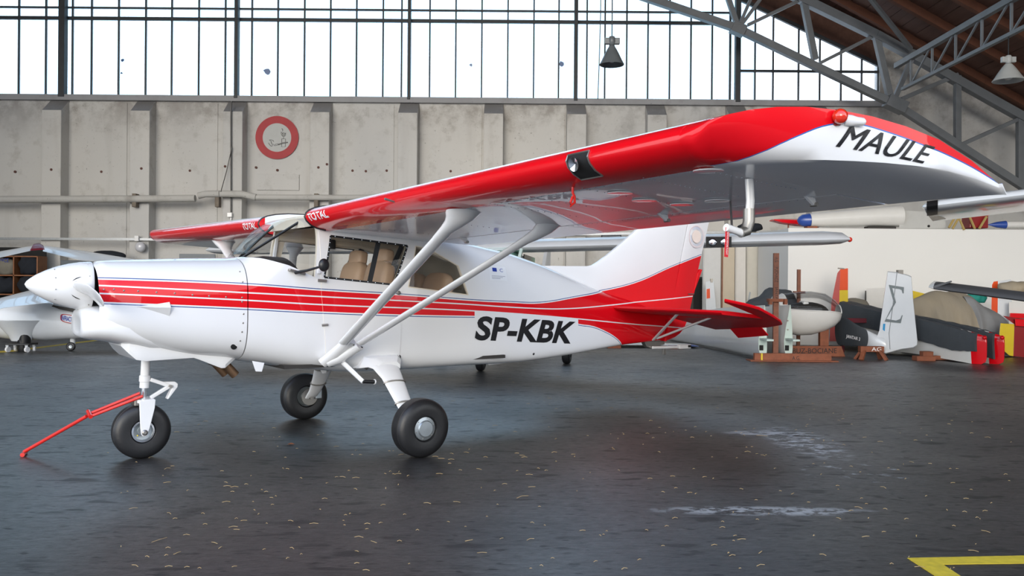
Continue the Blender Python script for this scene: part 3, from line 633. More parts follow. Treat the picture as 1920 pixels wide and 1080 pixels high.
# chin scoop under the spinner and the flared lower lip
b = M(); rg = []
for x, wd, z0, z1 in ((.352, .14, 1.00, 1.12), (.345, .21, .985, 1.15), (.356, .26, .968, 1.17), (.385, .305, .955, 1.185), (.44, .345, .943, 1.20), (.52, .376, .930, 1.20), (.64, .395, .900, 1.17), (.80, .37, .855, 1.08), (.95, .30, .828, .97)):
    rg.append([Vector((x, wd*math.copysign(abs(math.cos(a))**.7, math.cos(a)), (z0+z1)/2 + (z1-z0)/2*math.copysign(abs(math.sin(a))**.7, math.sin(a)))) for a in [2*math.pi*j/40 for j in range(40)]])
b.loft(rg).obj('chin_scoop', m_white, cowl, 60)
b = M(); rg = []
for x, wd, z0, z1 in ((.615, .24, .90, .93), (.66, .30, .845, .93), (.71, .31, .797, .93), (.78, .31, .785, .93), (1.0, .31, .792, .90), (1.13, .31, .795, .88), (1.17, .31, .78, .88), (1.34, .32, .705, .86), (1.37, .32, .705, .85), (1.46, .30, .775, .84)):
    rg.append([Vector((x, wd*sy, z)) for sy, z in ((-1, z1), (-1.0, z0+.03), (-.96, z0), (.96, z0), (1.0, z0+.03), (1, z1))])
b.loft(rg).obj('nose_gear_fairing', m_white, cowl, 25)
b = M(); q = [(.655, 1.201), (.90, 1.232), (.90, 1.132), (.80, 1.165)]
b.add([(.645, -yf(.645, 1.205)+.002, 1.205), (.90, -yf(.9, 1.235), 1.235), (.90, -yf(.9, 1.13), 1.13), (.80, -yf(.8, 1.165), 1.165), (.90, -yf(.9, 1.19)-.045, 1.195), (.80, -yf(.8, 1.19)-.022, 1.195)],
      [(0, 1, 4, 5), (0, 5, 4, 2, 3), (1, 2, 4)]); b.obj('louvre_scoop', m_white, cowl, 60)
# exhaust, belly details
for y, x in ((-.22, 1.39), (-.10, 1.35)):
    M().tube([(x-.12, y, .80), (x, y, .735), (x+.09, y, .635)], .036, 14).obj('exhaust_pipe', m_exh, plane)
M().prism([(1.535, .765), (1.635, .745), (1.615, .675), (1.565, .68)], -.46, -.452).obj('cooling_tab', m_white, plane, 0, .002)
M().prism([(2.30, .625), (2.36, .625), (2.35, .585), (2.32, .585)], -.03, .0).obj('belly_antenna', m_white, plane, 0, .004)
M().prism([(4.05, .625), (4.55, .64), (4.52, .60), (4.12, .572)], -.012, .012).obj('ventral_antenna', m_white, plane, 0, .004)
M().lathe([(0, .010), (.03, .010), (.032, .006)], (2.50, -.50, .67), (0, -1, -.4), 12).obj('fuel_drain', m_steel, plane)
M().lathe([(-.005, .012), (.002, .012)], (4.42, -yf(4.42, .70)-.001, .70), (0, -1, 0), 14).obj('tie_down_hole', m_dark, plane)
M().tube([(2.235, -.53, .765), (2.335, -.80, .585)], [.024, .020], 14, .7).obj('boarding_step', m_white, plane)
M().tube([(2.332, -.795, .588), (2.44, -.80, .578)], .016, 12).obj('step_peg', m_black, plane)
M().lathe([(0, .022), (.008, .022), (.012, .016)], (2.435, -.80, .579), (1, 0, -.08), 14).obj('step_cap', m_white, plane)
# spinner and propeller
b = M(); pr = [(0, .001), (.01, .022), (.03, .042), (.07, .073), (.13, .107), (.20, .138), (.28, .163), (.36, .180), (.425, .187), (.436, .184), (.436, .02)]
sp = b.lathe(pr, (.004, 0, 1.36), (1, 0, -.028), 64, False).obj('spinner', m_white, plane, 50)
b = M()
for xx, rr in ((.19, .138), (.41, .186)):
    for k in range(10):
        a = 2*math.pi*(k+.3)/10; b.ball((xx, rr*math.cos(a), 1.356-.012*xx/.4+rr*math.sin(a)), .0045, (1, 1, 1), 6, 4)
tag(b.obj('spinner_screws', m_steel, sp), kind='stuff')
hub = Vector((.36, 0, 1.35))
def blade(ang):
    d = Vector((0, math.sin(ang), math.cos(ang))); t = Vector((0, math.cos(ang), -math.sin(ang))); ax = Vector((1, 0, 0)); rg = []
    for r, c, th, tw in ((.05, .10, .10, 65), (.14, .125, .095, 62), (.19, .165, .055, 57), (.28, .20, .040, 50), (.45, .195, .028, 38), (.65, .17, .018, 27), (.82, .12, .013, 22), (.92, .075, .009, 20), (.945, .02, .005, 20)):
        tw = -math.radians(tw); u = t*math.cos(tw) + ax*math.sin(tw); v = ax*math.cos(tw) - t*math.sin(tw)
        rg.append([hub + d*r + u*(c/2*math.cos(a)) + v*(th/2*math.sin(a)) for a in [2*math.pi*j/20 for j in range(20)]])
    return M().loft(rg)
BL = [math.radians(a) for a in (-96, 84)]
for a in BL: blade(a).obj('propeller_blade', m_white, plane, 60)
M().lathe([(0, .12), (.05, .14)], (.39, 0, 1.35), (1, 0, 0), 24).obj('propeller_hub', m_dark, plane)
b = M()
for k in range(2):
    d = Vector((0, math.sin(BL[k]), math.cos(BL[k])))
    b.lathe([(0, .085), (.012, .085)], hub + d*.145 + Vector((.0, 0, 0)), d, 24)
b.obj('blade_cutout', m_dark, sp)
# ---- wings
UP = [(0, 0), (.012, .030), (.035, .052), (.08, .073), (.16, .092), (.28, .105), (.42, .107), (.60, .098), (.80, .077), (1.0, .043), (1.16, .010)]
LO = [(1.16, -.158), (1.0, -.149), (.8, -.139), (.6, -.128), (.4, -.117), (.28, -.110), (.18, -.100), (.10, -.084), (.05, -.061), (.015, -.030)]
TU = [(1.175, .006), (1.30, -.035), (1.45, -.095), (1.62, -.172)]
TL = [(1.62, -.181), (1.45, -.174), (1.30, -.166), (1.175, -.159)]
def zd(y): return 1.925 + .0205*(abs(y)-.55)
def spanwise(poly, ys): return [[Vector((1.93+x, y, zd(y)+z)) for x, z in poly] for y in ys]
def upz(x): return interp(x, UP + TU)
def loz(x): return interp(x, sorted(LO + TL + [(0, 0)]))
for s in (-1, 1):
    wing = M().loft(spanwise(UP+LO, [s*y for y in lin(.53, 4.62, 14)])).obj('wing', m_wing, plane, 50)
    for nm, y0, y1 in (('flap', .60, 2.45), ('aileron', 2.46, 4.60)):
        M().loft(spanwise(TU+TL, [s*y for y in lin(y0, y1, 8)])).obj(nm, m_white, wing, 50)
    # drooped tip: the lower skin sweeps up to the upper edge
    b = M(); rg = []; NA = 14; fr = [0, .004, .012, .03, .06, .11, .18, .28, .40, .54, .70, .85, 1.0]
    for i in range(NA+1):
        a = (math.pi/2)*i/NA*.992; y = 4.62 + .60*math.sin(a); k = math.cos(a); le = min(1.575, 2.2*(1-k)**1.165); ch = 1.62-le
        drop = -.012*(1-k); r = []
        for t in fr: r.append((le+ch*t, upz(le+ch*t) - drop*(1-t) - .016*t*(1-k)))
        for t in fr[-1:0:-1]:
            u_ = r[fr.index(t)][1]; th = (upz(le+ch*t)-loz(le+ch*t))*min(1.0, max(t, .004)/.10)**.5 if le > .02 else upz(le+ch*t)-loz(le+ch*t)
            r.append((le+ch*t, u_ - max(.006, th*k**.42)))
        rg.append([Vector((1.93+x, s*y, zd(y)+z)) for x, z in r])
    tip = b.loft(rg).obj('wing_tip', m_tip, wing, 50)
    if s < 0: ptip, pwing = tip, wing
    # root seal, strut pads, struts
    q = spanwise(UP+LO, [s*.545])[0]
    M().tube([p for p in q[9:0:-1]] + q[:1] + q[:16:-1], .010, 8).obj('root_seal', m_black, wing)
    for (x0, z0), (x1, y1), rw in (((2.10, .735), (2.20, 2.52), .050), ((2.16, .725), (3.00, 2.40), .040)):
        zt = zd(y1) + loz(x1-1.93); p0 = Vector((x0+.06, s*.57, z0+.05)); p1 = Vector((x1, s*y1, zt))
        up = (0, -s*.8, .6); dd = p1-p0
        st = M().tube([p0 + dd*.12, p0 + dd*.55, p0 + dd*.90], rw, 18, .52, (1, 0, 0)).obj('wing_strut', m_white, plane, 60)
        cu = M(); rg = []
        for t, wx, wy, up_ in ((.845, rw*1.04, rw*.56, 0), (.90, rw*1.12, rw*.66, 0), (.935, rw*1.5, rw*1.0, .3), (.962, rw*2.0, rw*1.45, .7), (.978, rw*2.45, rw*1.9, 1), (.99, rw*2.6, rw*2.1, 1)):
            c = p0 + dd*t; dn = dd.normalized(); xx = (Vector((1, 0, 0))*up_ + (Vector((1, 0, 0))-dn*dn.x).normalized()*(1-up_)).normalized(); yy = dn.cross(xx).normalized()*(1-up_) + Vector((0, s, .017))*up_*(1 if dn.cross(xx).y*s > 0 else -1); yy.normalize()
            if up_ == 1: c.z = zt - (.012 if t < .985 else -.004)
            rg.append([c + xx*(wx*math.cos(a)+(wx*.15 if up_ else 0)) + yy*(wy*math.sin(a)) for a in [2*math.pi*j/28 for j in range(28)]])
        cu.loft(rg).obj('strut_cuff', m_white, st, 60)
    M().tube([(2.095, s*.535, .725), (2.16, s*.585, .785), (2.235, s*.72, .905), (2.25, s*.745, .925)], [.055, .06, .056, .055], 18, .6, (1, 0, 0)).obj('strut_fairing', m_white, plane, 60)
    M().tube([(2.13, s*.555, .72), (2.22, s*.60, .76), (2.33, s*.745, .87)], [.040, .05, .045], 18, .6, (1, 0, 0)).obj('strut_fairing', m_white, plane, 60)
    M().tube([(2.215, s*.70, .935), (2.235, s*.725, .897), (2.275, s*.735, .885), (2.315, s*.735, .868), (2.36, s*.735, .862)], .006, 6).obj('fairing_seam', m_black, plane)
# rivets, inspection covers, hinges, pitot under the port wing
W = pwing
bv = BVHTree.FromPolygons([v.co for v in pwing.data.vertices], [p.vertices for p in pwing.data.polygons])
bt = BVHTree.FromPolygons([v.co for v in ptip.data.vertices], [p.vertices for p in ptip.data.polygons])
def under(x, y): return Vector((x, y, zd(y)+loz(x-1.93)))
b = M()
for y in (-1.1, -1.9, -2.9, -3.3, -3.75, -4.2, -4.55):
    for k in range(14 if y > -4 else 20):
        b.ball(under(2.14+.052*k*(14/20 if y < -4 else 1), y), .0045, (1, 1, .6), 6, 4)
for k in range(60): b.ball(under(2.17, -.7-.065*k), .004, (1, 1, .6), 6, 4)
for k in range(40): b.ball(under(3.13, -2.5-.05*k), .004, (1, 1, .6), 6, 4)
tag(b.obj('rivets', m_chrome, W), kind='stuff')
for x, y in ((2.20, -4.80), (2.36, -3.80), (2.62, -3.72), (2.86, -3.78), (2.88, -4.02)):
    p = under(x, max(y, -4.5))
    if y < -4.6: p = Vector((2.20, -4.55, zd(4.55)+loz(.27)))
    M().lathe([(-.001, .070), (.004, .068), (.005, .03)], p, (0, 0, -1), 28).obj('inspection_cover', m_white, W)
for x, y in ((3.14, -1.1), (3.12, -3.4), (3.12, -4.45)):
    p = under(3.10, y); hb = M().prism([(p.x-.05, p.z+.004), (p.x+.03, p.z+.0), (p.x+.045, p.z-.035), (p.x+.03, p.z-.042)], y-.010, y+.010).obj('hinge_bracket', m_white, W, 0, .003)
    M().lathe([(-.02, .012), (.02, .012)], (p.x+.034, y, p.z-.034), (0, 1, 0), 10).obj('hinge_bolt', m_steel, hb)
p = under(2.47, -4.56)
pt = M().tube([p, p + Vector((.01, 0, -.10)), p + Vector((.0, 0, -.20))], .026, 12, .6).obj('pitot_mast', m_white, W)
q = p + Vector((0, 0, -.20))
M().tube([q + Vector((.0, 0, .06)), q, q + Vector((-.02, 0, -.045)), q + Vector((-.06, 0, -.055))], [.027, .028, .027, .024], 12).obj('pitot_elbow', m_steel, pt)
M().tube([q + Vector((-.05, 0, -.055)), q + Vector((-.16, -.0, -.035))], .018, 12).obj('pitot_tube', m_white, pt)
tg = q + Vector((-.15, 0, -.035))
M().bar(tg + Vector((-.0, 0, .0)), tg + Vector((-.008, -.0, -.135)), .024, .003, (0, 1, 0)).obj('pitot_ribbon', m_redtag, pt, 0)
text('ribbon_lettering', 'REMOVE BEFORE FLIGHT', m_wletter, (lambda u, v: tg + Vector((-.006+.012*v-.008*u, -.003, -.02-.105*u))), pt)
M().tube([under(2.95, -4.05), q + Vector((-.12, 0, -.03))], .006, 6).obj('guy_wire', m_steel, pt)
p = under(2.10, -3.72)
rg_ = M().tube([p, p + Vector((0, 0, -.03)), p + Vector((.012, 0, -.05)), p + Vector((.014, 0, -.08)), p + Vector((-.014, 0, -.10)), p + Vector((-.014, 0, -.08)), p + Vector((0, 0, -.05))], .007, 8).obj('tie_down_ring', m_redbar, W)
b = M().lathe([(-.03, .006), (.06, .008)], (1.93, -2.05, zd(2.05)-.02), (-1, 0, .2), 8); b.obj('stall_vane', m_steel, W)
# landing light let into the leading edge
def le_patch(y0, y1, k0, k1, off, mt, nm):
    pts = LO[::-1][:5][::-1] + UP[:3] if False else None
    prof = LO[5:][::1] + UP[0:4]            # lower front to upper front
    prof = prof[k0:k1]; rg = []
    for y in lin(y0, y1, 6): rg.append([Vector((1.93 + x - off, y, zd(y)+z)) for x, z in prof])
    return M().loft(rg, False, False).obj(nm, mt, W, 60)
le_patch(-4.035, -3.875, 2, 7, .004, m_dark, 'landing_light_recess')
loop = [Vector((1.926+x, y, zd(y)+z)) for y, pr_ in ((-4.035, (LO[5:]+UP[0:4])[2:7]), (-3.875, (LO[5:]+UP[0:4])[2:7][::-1])) for x, z in pr_]
M().tube(loop + loop[:1], .005, 6).obj('landing_light_rim', m_steel, W)
M().lathe([(0, .001), (.008, .025), (.012, .036)], (1.929, -3.94, zd(3.94)-.022), (-1, 0, -.3), 24, False).obj('landing_light_reflector', m_chrome, W)
# tip position light and strobe
q = bt.ray_cast(Vector((2.45, -9, 2.088)), Vector((0, 1, 0)))[0] or Vector((2.55, -5.2, 2.08))
tl = M().lathe([(-.06, .038), (.015, .038), (.022, .034)], q + Vector((0, .02, .0)), (-.8, -1, .05), 24).obj('tip_light', m_chrome, ptip)
m_redlens = mat('red_lens', (.70, .03, .01), .08, coat=1)
m_clearlens = mat('clear_lens', (.80, .80, .80), .08, coat=1)
M().ball(q + Vector((-.022, -.018, .003)), .032, (1, 1, 1)).obj('red_lens', m_redlens, tl)
M().lathe([(0, .026), (.03, .026), (.055, .020), (.085, .018), (.095, .010)], q + Vector((.03, .0, -.005)), (.9, -.55, -.05), 18).obj('strobe_lens', m_clearlens, tl)
# lettering on the wing
def onT(u, v):
    x, z = 2.45+.49*u+.055*v+.02*u*v, 1.972-.040*u+.092*v-.012*u*v
    h = bt.ray_cast(Vector((x, -9, z)), Vector((0, 1, 0)))[0]
    return (h if h else Vector((x, -5.1, z))) + Vector((0, -.003, -.001))
text('maker_lettering', 'MAULE', m_letter, onT, ptip, heavy=.016, cuts=2)
def onLE(y0, y1):
    def f(u, v):
        y = y0+(y1-y0)*u; z = zd(y)-.040+.062*v
        h = bv.ray_cast(Vector((1.5, -abs(y), z)), Vector((1, 0, 0)))[0]
        x = h.x if h else 1.935
        return Vector((x-.0025, y+(.02*v if y0 < 0 else -.02*v), z))
    return f
text('sponsor_lettering', 'TOTAL', m_wletter, onLE(-.60, -.98), pwing, bold=.03, cuts=2)
text('sponsor_lettering', 'TOTAL', m_wletter, onLE(1.02, .64), plane, bold=.03, cuts=2)
# registration and placard
def onF(A, Bq, Cq, Dq, off=.003):
    g = bil(*[Vector((x, 0, z)) for x, z in (A, Bq, Cq, Dq)])
    def f(u, v):
        p = g(u, v); return Vector((p.x, -yf(p.x, p.z)-off, p.z))
    return f
text('registration_lettering', 'SP-KBK', m_letter, onF((3.615, .868), (4.955, .778), (5.065, 1.008), (3.665, 1.096)), plane, shear=.0, bold=.035, space=1.02, cuts=1)
m_plac = mat('placard', (.80, .81, .82), .4)
g = onF((3.815, 1.43), (4.04, 1.425), (4.03, 1.56), (3.81, 1.57), .002)
b = M(); nn = 6
b.add([g(i/nn, j/nn) for j in range(nn+1) for i in range(nn+1)], [(j*(nn+1)+i, j*(nn+1)+i+1, (j+1)*(nn+1)+i+1, (j+1)*(nn+1)+i) for j in range(nn) for i in range(nn)])
pl = b.obj('placard', m_plac, plane, 60)
m_blue = mat('blue_print', (.02, .05, .32), .4); m_greyp = mat('grey_print', (.3, .3, .36), .5)
b = M(); b.add([g(u, v)+Vector((0, -.001, 0)) for u, v in ((.18, .62), (.44, .62), (.44, .88), (.18, .88))], [(0, 1, 2, 3)]); b.obj('flag_emblem', m_blue, pl, 0)
text('emblem_lettering', 'C', m_blue, (lambda u, v: g(.62+.2*u, .62+.24*v)+Vector((0, -.001, 0))), pl)
for k in range(3):
    b = M(); b.add([g(u, v)+Vector((0, -.001, 0)) for u, v in ((.1, .30-.09*k), (.9-.15*k, .30-.09*k), (.9-.15*k, .33-.09*k), (.1, .33-.09*k))], [(0, 1, 2, 3)]); b.obj('print_line', m_greyp, pl, 0)
# ---- tail
def plate(poly, half, m, name, par=plane, fl_=None, taper=.25):        # fin-like slab around y=0 with thinner edges
    cx = sum(p[0] for p in poly)/len(poly); cz = sum(p[1] for p in poly)/len(poly); rg = []
    for y, k in ((-half, .90), (-half*.6, .965), (0, 1.0), (half*.6, .965), (half, .90)):
        rg.append([Vector((cx+(x-cx)*k, y, cz+(z-cz)*k)) for x, z in poly])
    return M().loft(rg).obj(name, m, par, 40)
b = M(); rg = []
FO = [(4.70, 1.60), (4.90, 1.605), (5.15, 1.607), (5.42, 1.612), (5.50, 1.625), (5.58, 1.665), (5.70, 1.735), (5.90, 1.865), (6.10, 2.005), (6.45, 2.26), (6.62, 2.38), (6.75, 2.42)]
HB = lambda z: 6.60 + (z-.74)*.2735        # rudder hinge line
for x, z in FO + [(7.045, 2.43)]:
    hw = interp(x, [(4.7, .012), (5.2, .035), (6.2, .045), (7.2, .035)]); z0 = 1.0
    e_ = interp(x, [(4.7, .012), (6, .02), (7, .02)])
    xe = min(x, HB(z))
    rg.append([Vector((x if k else min(x, HB(z_)), sy*h_, z_)) for sy, h_, z_, k in ((-1, hw+.02, z0, 0), (-1, hw, (z0+z)/2, 0), (-1, hw, z-.05, 0), (-1, e_*.8, z-.008, 0), (1, e_*.8, z-.008, 0), (1, hw, z-.05, 0), (1, hw, (z0+z)/2, 0), (1, hw+.02, z0, 0))])
b.loft(rg).obj('fin', m_liv, plane, 50)
RD = [(6.605, .735), (6.82, .783), (6.925, .835), (7.0, .92), (7.06, 1.05), (7.115, 1.24), (7.13, 1.29), (7.205, 1.56), (7.27, 1.77), (7.40, 2.17), (7.46, 2.40), (7.40, 2.45), (7.10, 2.45), (7.065, 2.42)]
b = M(); rg = []
for z in lin(.74, 2.44, 40):
    xh = HB(z)+.012; xe = interp(z, [(.735, 6.63), (.783, 6.82), (.835, 6.925), (.92, 7.0), (1.05, 7.06), (1.24, 7.115), (1.29, 7.13), (1.56, 7.205), (1.77, 7.27), (2.17, 7.40), (2.40, 7.47), (2.44, 7.42)])
    rg.append([Vector((x, y, z)) for x, y in ((xh, -.038), (xh+.02, -.042), ((xh+xe)/2, -.026), (xe, -.006), (xe, .006), ((xh+xe)/2, .026), (xh+.02, .042), (xh, .038))])
rud = b.loft(rg).obj('rudder', m_liv, plane, 40)
M().prism([(7.13, 1.29), (7.205, 1.56), (7.245, 1.605), (7.285, 1.60), (7.125, 1.29)], -.014, .014).obj('rudder_trim_tab', m_redp, rud, 0, .004)
M().tube([(7.02, -.03, 1.30), (7.12, -.03, 1.302)], .006, 6).obj('tab_pushrod', m_steel, rud)
def ell(c, rx, rz, n=40): return [(c[0]+rx*math.cos(2*math.pi*k/n), c[1]+rz*math.sin(2*math.pi*k/n)) for k in range(n)]
m_seal1 = mat('faded_pink_print', (.80, .66, .66), .4); m_seal2 = mat('faded_blue_print', (.55, .62, .80), .4); m_seal3 = mat('faded_peach_print', (.84, .72, .64), .4)
cx_, cz_ = 7.14, 2.0
for r0, r1, mt in ((.125, .135, m_seal1), (.0, .078, m_seal3)):
    b = M(); o_, i_ = ell((cx_, cz_), r1, r1), ell((cx_, cz_), max(r0, .001), max(r0, .001))
    b.add([(x, -.046, z) for x, z in o_+i_], [(k, (k+1) % 40, 40+(k+1) % 40, 40+k) for k in range(40)])
    b.obj('round_emblem', mt, rud, 0)
def arc(c, r, h, a0, a1, inv=False):
    def f(u, v):
        a = math.radians(a0+(a1-a0)*u); rr = r+h*(v if not inv else 1-v)
        return Vector((c[0]+rr*math.cos(a), -.047, c[1]+rr*math.sin(a)))
    return f
text('emblem_lettering', 'MEMBER', m_seal2, arc((cx_, cz_), .09, .026, 125, 55), rud)
text('emblem_lettering', 'AIRCRAFT OWNERS AND PILOTS', m_seal2, arc((cx_, cz_), .09, .02, 170, 370, True), rud)
for s in (-1, 1):
    def SP(x, y): return Vector((x, s*y, 1.128-.085*(x-5.9)))
    b = M(); rg = []
    for y, x0, x1 in ((.04, 5.66, 6.60), (.5, 5.70, 6.57), (1.0, 5.76, 6.54), (1.44, 5.83, 6.50), (1.52, 5.86, 6.49)):
        t = .030 if y < 1.5 else .02
        rg.append([SP(x, y)+Vector((0, 0, z)) for x, z in ((x0, 0), (x0+.02, .018), (x0+.2, t), (x1, t*.8), (x1, -t*.8), (x0+.2, -t), (x0+.02, -.018))])
    stb = b.loft(rg).obj('stabilizer', m_reds, plane, 40)
    def EP(x, y, d=0): return Vector((x, s*y, 1.075-.267*(x-6.5)+d))
    EO = [(6.61, .06), (7.19, .30), (7.02, 1.0), (6.92, 1.27), (6.757, 1.578), (6.634, 1.655), (6.41, 1.726), (6.11, 1.786), (5.957, 1.723), (5.815, 1.60), (5.86, 1.56), (6.50, 1.54), (6.55, 1.0)]
    me = M(); nE = len(EO); cxx = sum(p[0] for p in EO)/nE; cyy = sum(p[1] for p in EO)/nE
    me.loft([[EP(cxx+(x-cxx)*k, cyy+(y-cyy)*k, d) for x, y in EO] for d, k in ((-.014, .985), (0, 1.0), (.014, .985))])
    elv = me.obj('elevator', m_reds, plane, 40)
    M().loft([[EP(x, y, d-.62*(x-x0_)) for x, y, x0_ in ((7.06, .62, 7.06), (6.90, 1.18, 6.90), (7.02, 1.20, 6.90), (7.20, .64, 7.06))] for d in (-.006, .006)]).obj('elevator_trim_tab', m_reds, elv, 0)
    for a, c in (((6.40, .06, .765), (6.05, .78, 1.105)), ((6.46, .06, .78), (6.60, .78, 1.055))):
        M().tube([(a[0], s*a[1], a[2]), (c[0], s*c[1], c[2])], .022, 10, .6, (1, 0, 0)).obj('tail_strut', m_white, plane)
# tail spring fitting, bracket
tb = M().prism([(6.28, .75), (6.62, .745), (6.62, .70), (6.52, .69), (6.42, .66), (6.33, .68)], -.03, .03).obj('tail_skid', m_steel, plane, 0, .004)
M().tube([(6.40, -.05, .675), (6.85, -.06, .665)], .016, 10).obj('actuator_rod', m_white, tb)
M().box((6.92, -.06, .67), (.20, .045, .05)).obj('actuator_body', m_white, tb, 0, .006)
M().box((6.99, -.084, .672), (.05, .006, .028)).obj('actuator_window', m_dark, tb, 0)
M().box((6.60, -.04, .62), (.05, .02, .07)).obj('tail_hook', m_steel, tb, 0, .004)
M().box((6.42, -yf(6.42, 1.16)-.03, 1.165), (.09, .02, .03)).obj('tail_bracket', m_steel, plane, 0, .004)
# ---- undercarriage
def wheel(name, c, R_, W_, rim, par, ax=(0, 1, 0), outer=-1, cover=True):
    a = Vector(ax).normalized(); w2 = W_/2
    t = M(); pr = [(-w2*.62, rim), (-w2*.92, rim*1.12), (-w2, rim+(R_-rim)*.42), (-w2*.94, rim+(R_-rim)*.66), (-w2*.78, R_-(R_-rim)*.13), (-w2*.55, R_*.985), (-w2*.50, R_*.985), (-w2*.48, R_*.975), (-w2*.46, R_*.975), (-w2*.44, R_*.992), (0, R_), (w2*.44, R_*.992), (w2*.46, R_*.975), (w2*.48, R_*.975), (w2*.50, R_*.985), (w2*.55, R_*.985), (w2*.78, R_-(R_-rim)*.13), (w2*.94, rim+(R_-rim)*.66), (w2, rim+(R_-rim)*.42), (w2*.92, rim*1.12), (w2*.62, rim)]
    ty = t.lathe(pr, c, a, 64, False).obj(name, m_rubber, par, 50)
    h = M().lathe([(-w2*.70, rim*.99), (-w2*.62, rim*.90), (-w2*.45, rim*.82), (-w2*.40, rim*.45), (-w2*.55, rim*.40), (-w2*.55, .001)], c, a, 40, False)
    h.lathe([(w2*.70, rim*.99), (w2*.62, rim*.90), (w2*.45, rim*.82), (w2*.40, rim*.45), (w2*.55, rim*.40), (w2*.55, .001)], c, a, 40, False)
    h.lathe([(-w2*.62, rim*.995), (w2*.62, rim*.995)], c, a, 40, False)
    h.obj('wheel_rim', m_alu, ty, 40)
    return ty
cl = Vector((2.66, -1.17, .235))
wl = wheel('main_wheel', cl, .236, .19, .095, plane, (0, 1, .03))
o_ = cl + Vector((0, -.066, 0)); M().lathe([(0, .094), (.010, .092), (.018, .068), (.030, .060), (.032, .001)], o_, (0, -1, -.03), 40, False).obj('hub_cap', m_alu, wl, 30)
b = M()
for k in range(6):
    a = math.pi*k/3+.3; b.ball(o_ + Vector((.083*math.cos(a), -.012, .083*math.sin(a))), .005, (1, 1, 1), 6, 4)
tag(b.obj('hub_screws', m_steel, wl), kind='stuff')
cr_ = Vector((2.64, 1.18, .235)); wr = wheel('main_wheel', cr_, .236, .19, .10, plane, (0, 1, -.03))
for s, cw in ((-1, cl), (1, cr_)):
    lg = M(); rg = []
    for p, wx, wz in (((2.58, .30, .72), .30, .05), ((2.60, .46, .735), .30, .045), ((2.63, .58, .705), .27, .035), ((2.655, .70, .59), .20, .028), ((2.665, .83, .45), .165, .024), ((2.67, .97, .31), .13, .022), ((2.665, 1.05, .245), .12, .020), ((2.66, 1.085, .225), .10, .016)):
        rg.append([Vector((p[0]+wx/2*math.cos(a), s*(p[1]+wz*.8*math.sin(a)), p[2]+wz*.7*math.sin(a))) for a in [2*math.pi*j/16 for j in range(16)]])
    leg = lg.loft(rg).obj('main_gear_leg', m_white, plane, 60)
    for p, wx in (((2.658, .735, .553), .19), ((2.668, .885, .395), .155)):
        M().tube([Vector((p[0]+(wx/2+.004)*math.cos(a), s*(p[1]+.026*math.sin(a)), p[2]+.022*math.sin(a))) for a in [2*math.pi*j/16 for j in range(17)]], .007, 6).obj('leg_strap', m_steel, leg)
    M().lathe([(-.10, .02), (.06, .02)], (2.66, s*1.12, .235), (0, 1, 0), 14).obj('axle', m_steel, leg)
    M().box((2.74, s*1.055, .26), (.07, .04, .09)).obj('brake_caliper', m_alu, leg, 0, .008)
    M().lathe([(-.006, .085), (.006, .085)], (2.66, s*1.085, .235), (0, 1, 0), 32).obj('brake_disc', m_steel, leg)
    b = M(); rg = []
    for y, x0, x1, z0, z1 in ((.44, 2.42, 2.82, .665, .775), (.545, 2.44, 2.815, .67, .773), (.60, 2.50, 2.79, .68, .755), (.635, 2.55, 2.765, .66, .72)):
        rg.append([Vector((x, s*y, z)) for x, z in ((x0-.02, z0), (x0+.03, z1-.01), (x0+.06, z1), (x1-.03, z1), (x1, z1-.03), (x1, z0))])
    b.loft(rg).obj('gear_leg_fairing', m_white, plane, 30)
    strip([(2.425, .66), (2.45, .745), (2.475, .776), (2.79, .776), (2.822, .755), (2.825, .68)], .008, s, .004, 4).obj('fairing_seam', m_black, plane, 0)
cn = Vector((.815, 0, .216))
wn_ = wheel('nose_wheel', cn, .217, .155, .085, plane)
M().lathe([(0, .088), (.01, .085), (.012, .072), (.0, .070)], cn + Vector((0, -.052, 0)), (0, -1, 0), 36, False).obj('wheel_flange', m_chrome, wn_, 40)
M().ball(cn + Vector((-.04, -.055, -.03)), .006).obj('valve_cap', mat('yellow_cap', (.8, .6, .02), .4), wn_)
nl = M().lathe([(0, .034), (.15, .034), (.155, .042), (.20, .042), (.205, .036), (.25, .036)], (.845, 0, .80), (-.045, 0, -1), 24).obj('nose_gear_leg', m_white, plane, 40)
M().lathe([(0, .020), (.12, .020)], (.833, 0, .555), (-.03, 0, -1), 18).obj('oleo_piston', m_chrome, nl)
fk = M(); fk.box((.828, 0, .455), (.13, .21, .028)); fk = fk.obj('nose_fork', m_white, nl, 0, .008)
for s in (-1, 1):
    rg = [[Vector((x, s*y, z)) for x in (x0, x1) for y in ((.092, .108) if x == x0 else (.108, .092))] for x0, x1, z in ((.775, .895, .465), (.778, .89, .40), (.785, .855, .25), (.79, .84, .205), (.80, .83, .185))]
    M().loft(rg).obj('fork_blade', m_white, fk, 30, .004)
    M().lathe([(0, .022), (.012, .022), (.02, .012)], (.815, s*.107, .214), (0, s, 0), 18).obj('axle_nut', m_steel, fk)
M().bar((.875, -.02, .615), (1.02, -.02, .555), .03, .03).obj('torque_link', m_white, nl, 0, .006)
M().bar((.875, -.02, .47), (1.02, -.02, .555), .03, .03).obj('torque_link', m_white, nl, 0, .006)
M().prism([(.97, .592), (1.055, .590), (1.078, .572), (1.075, .545), (1.005, .452), (.992, .456), (1.04, .555), (1.0, .575)], -.05, .01).obj('steering_horn', m_white, nl, 0, .005)
M().lathe([(-.03, .012), (.05, .012)], (1.02, -.02, .555), (0, -1, 0), 10).obj('link_bolt', m_steel, nl)
M().box((.77, 0, .45), (.05, .16, .06)).obj('shimmy_bracket', m_steel, nl, 0, .006)
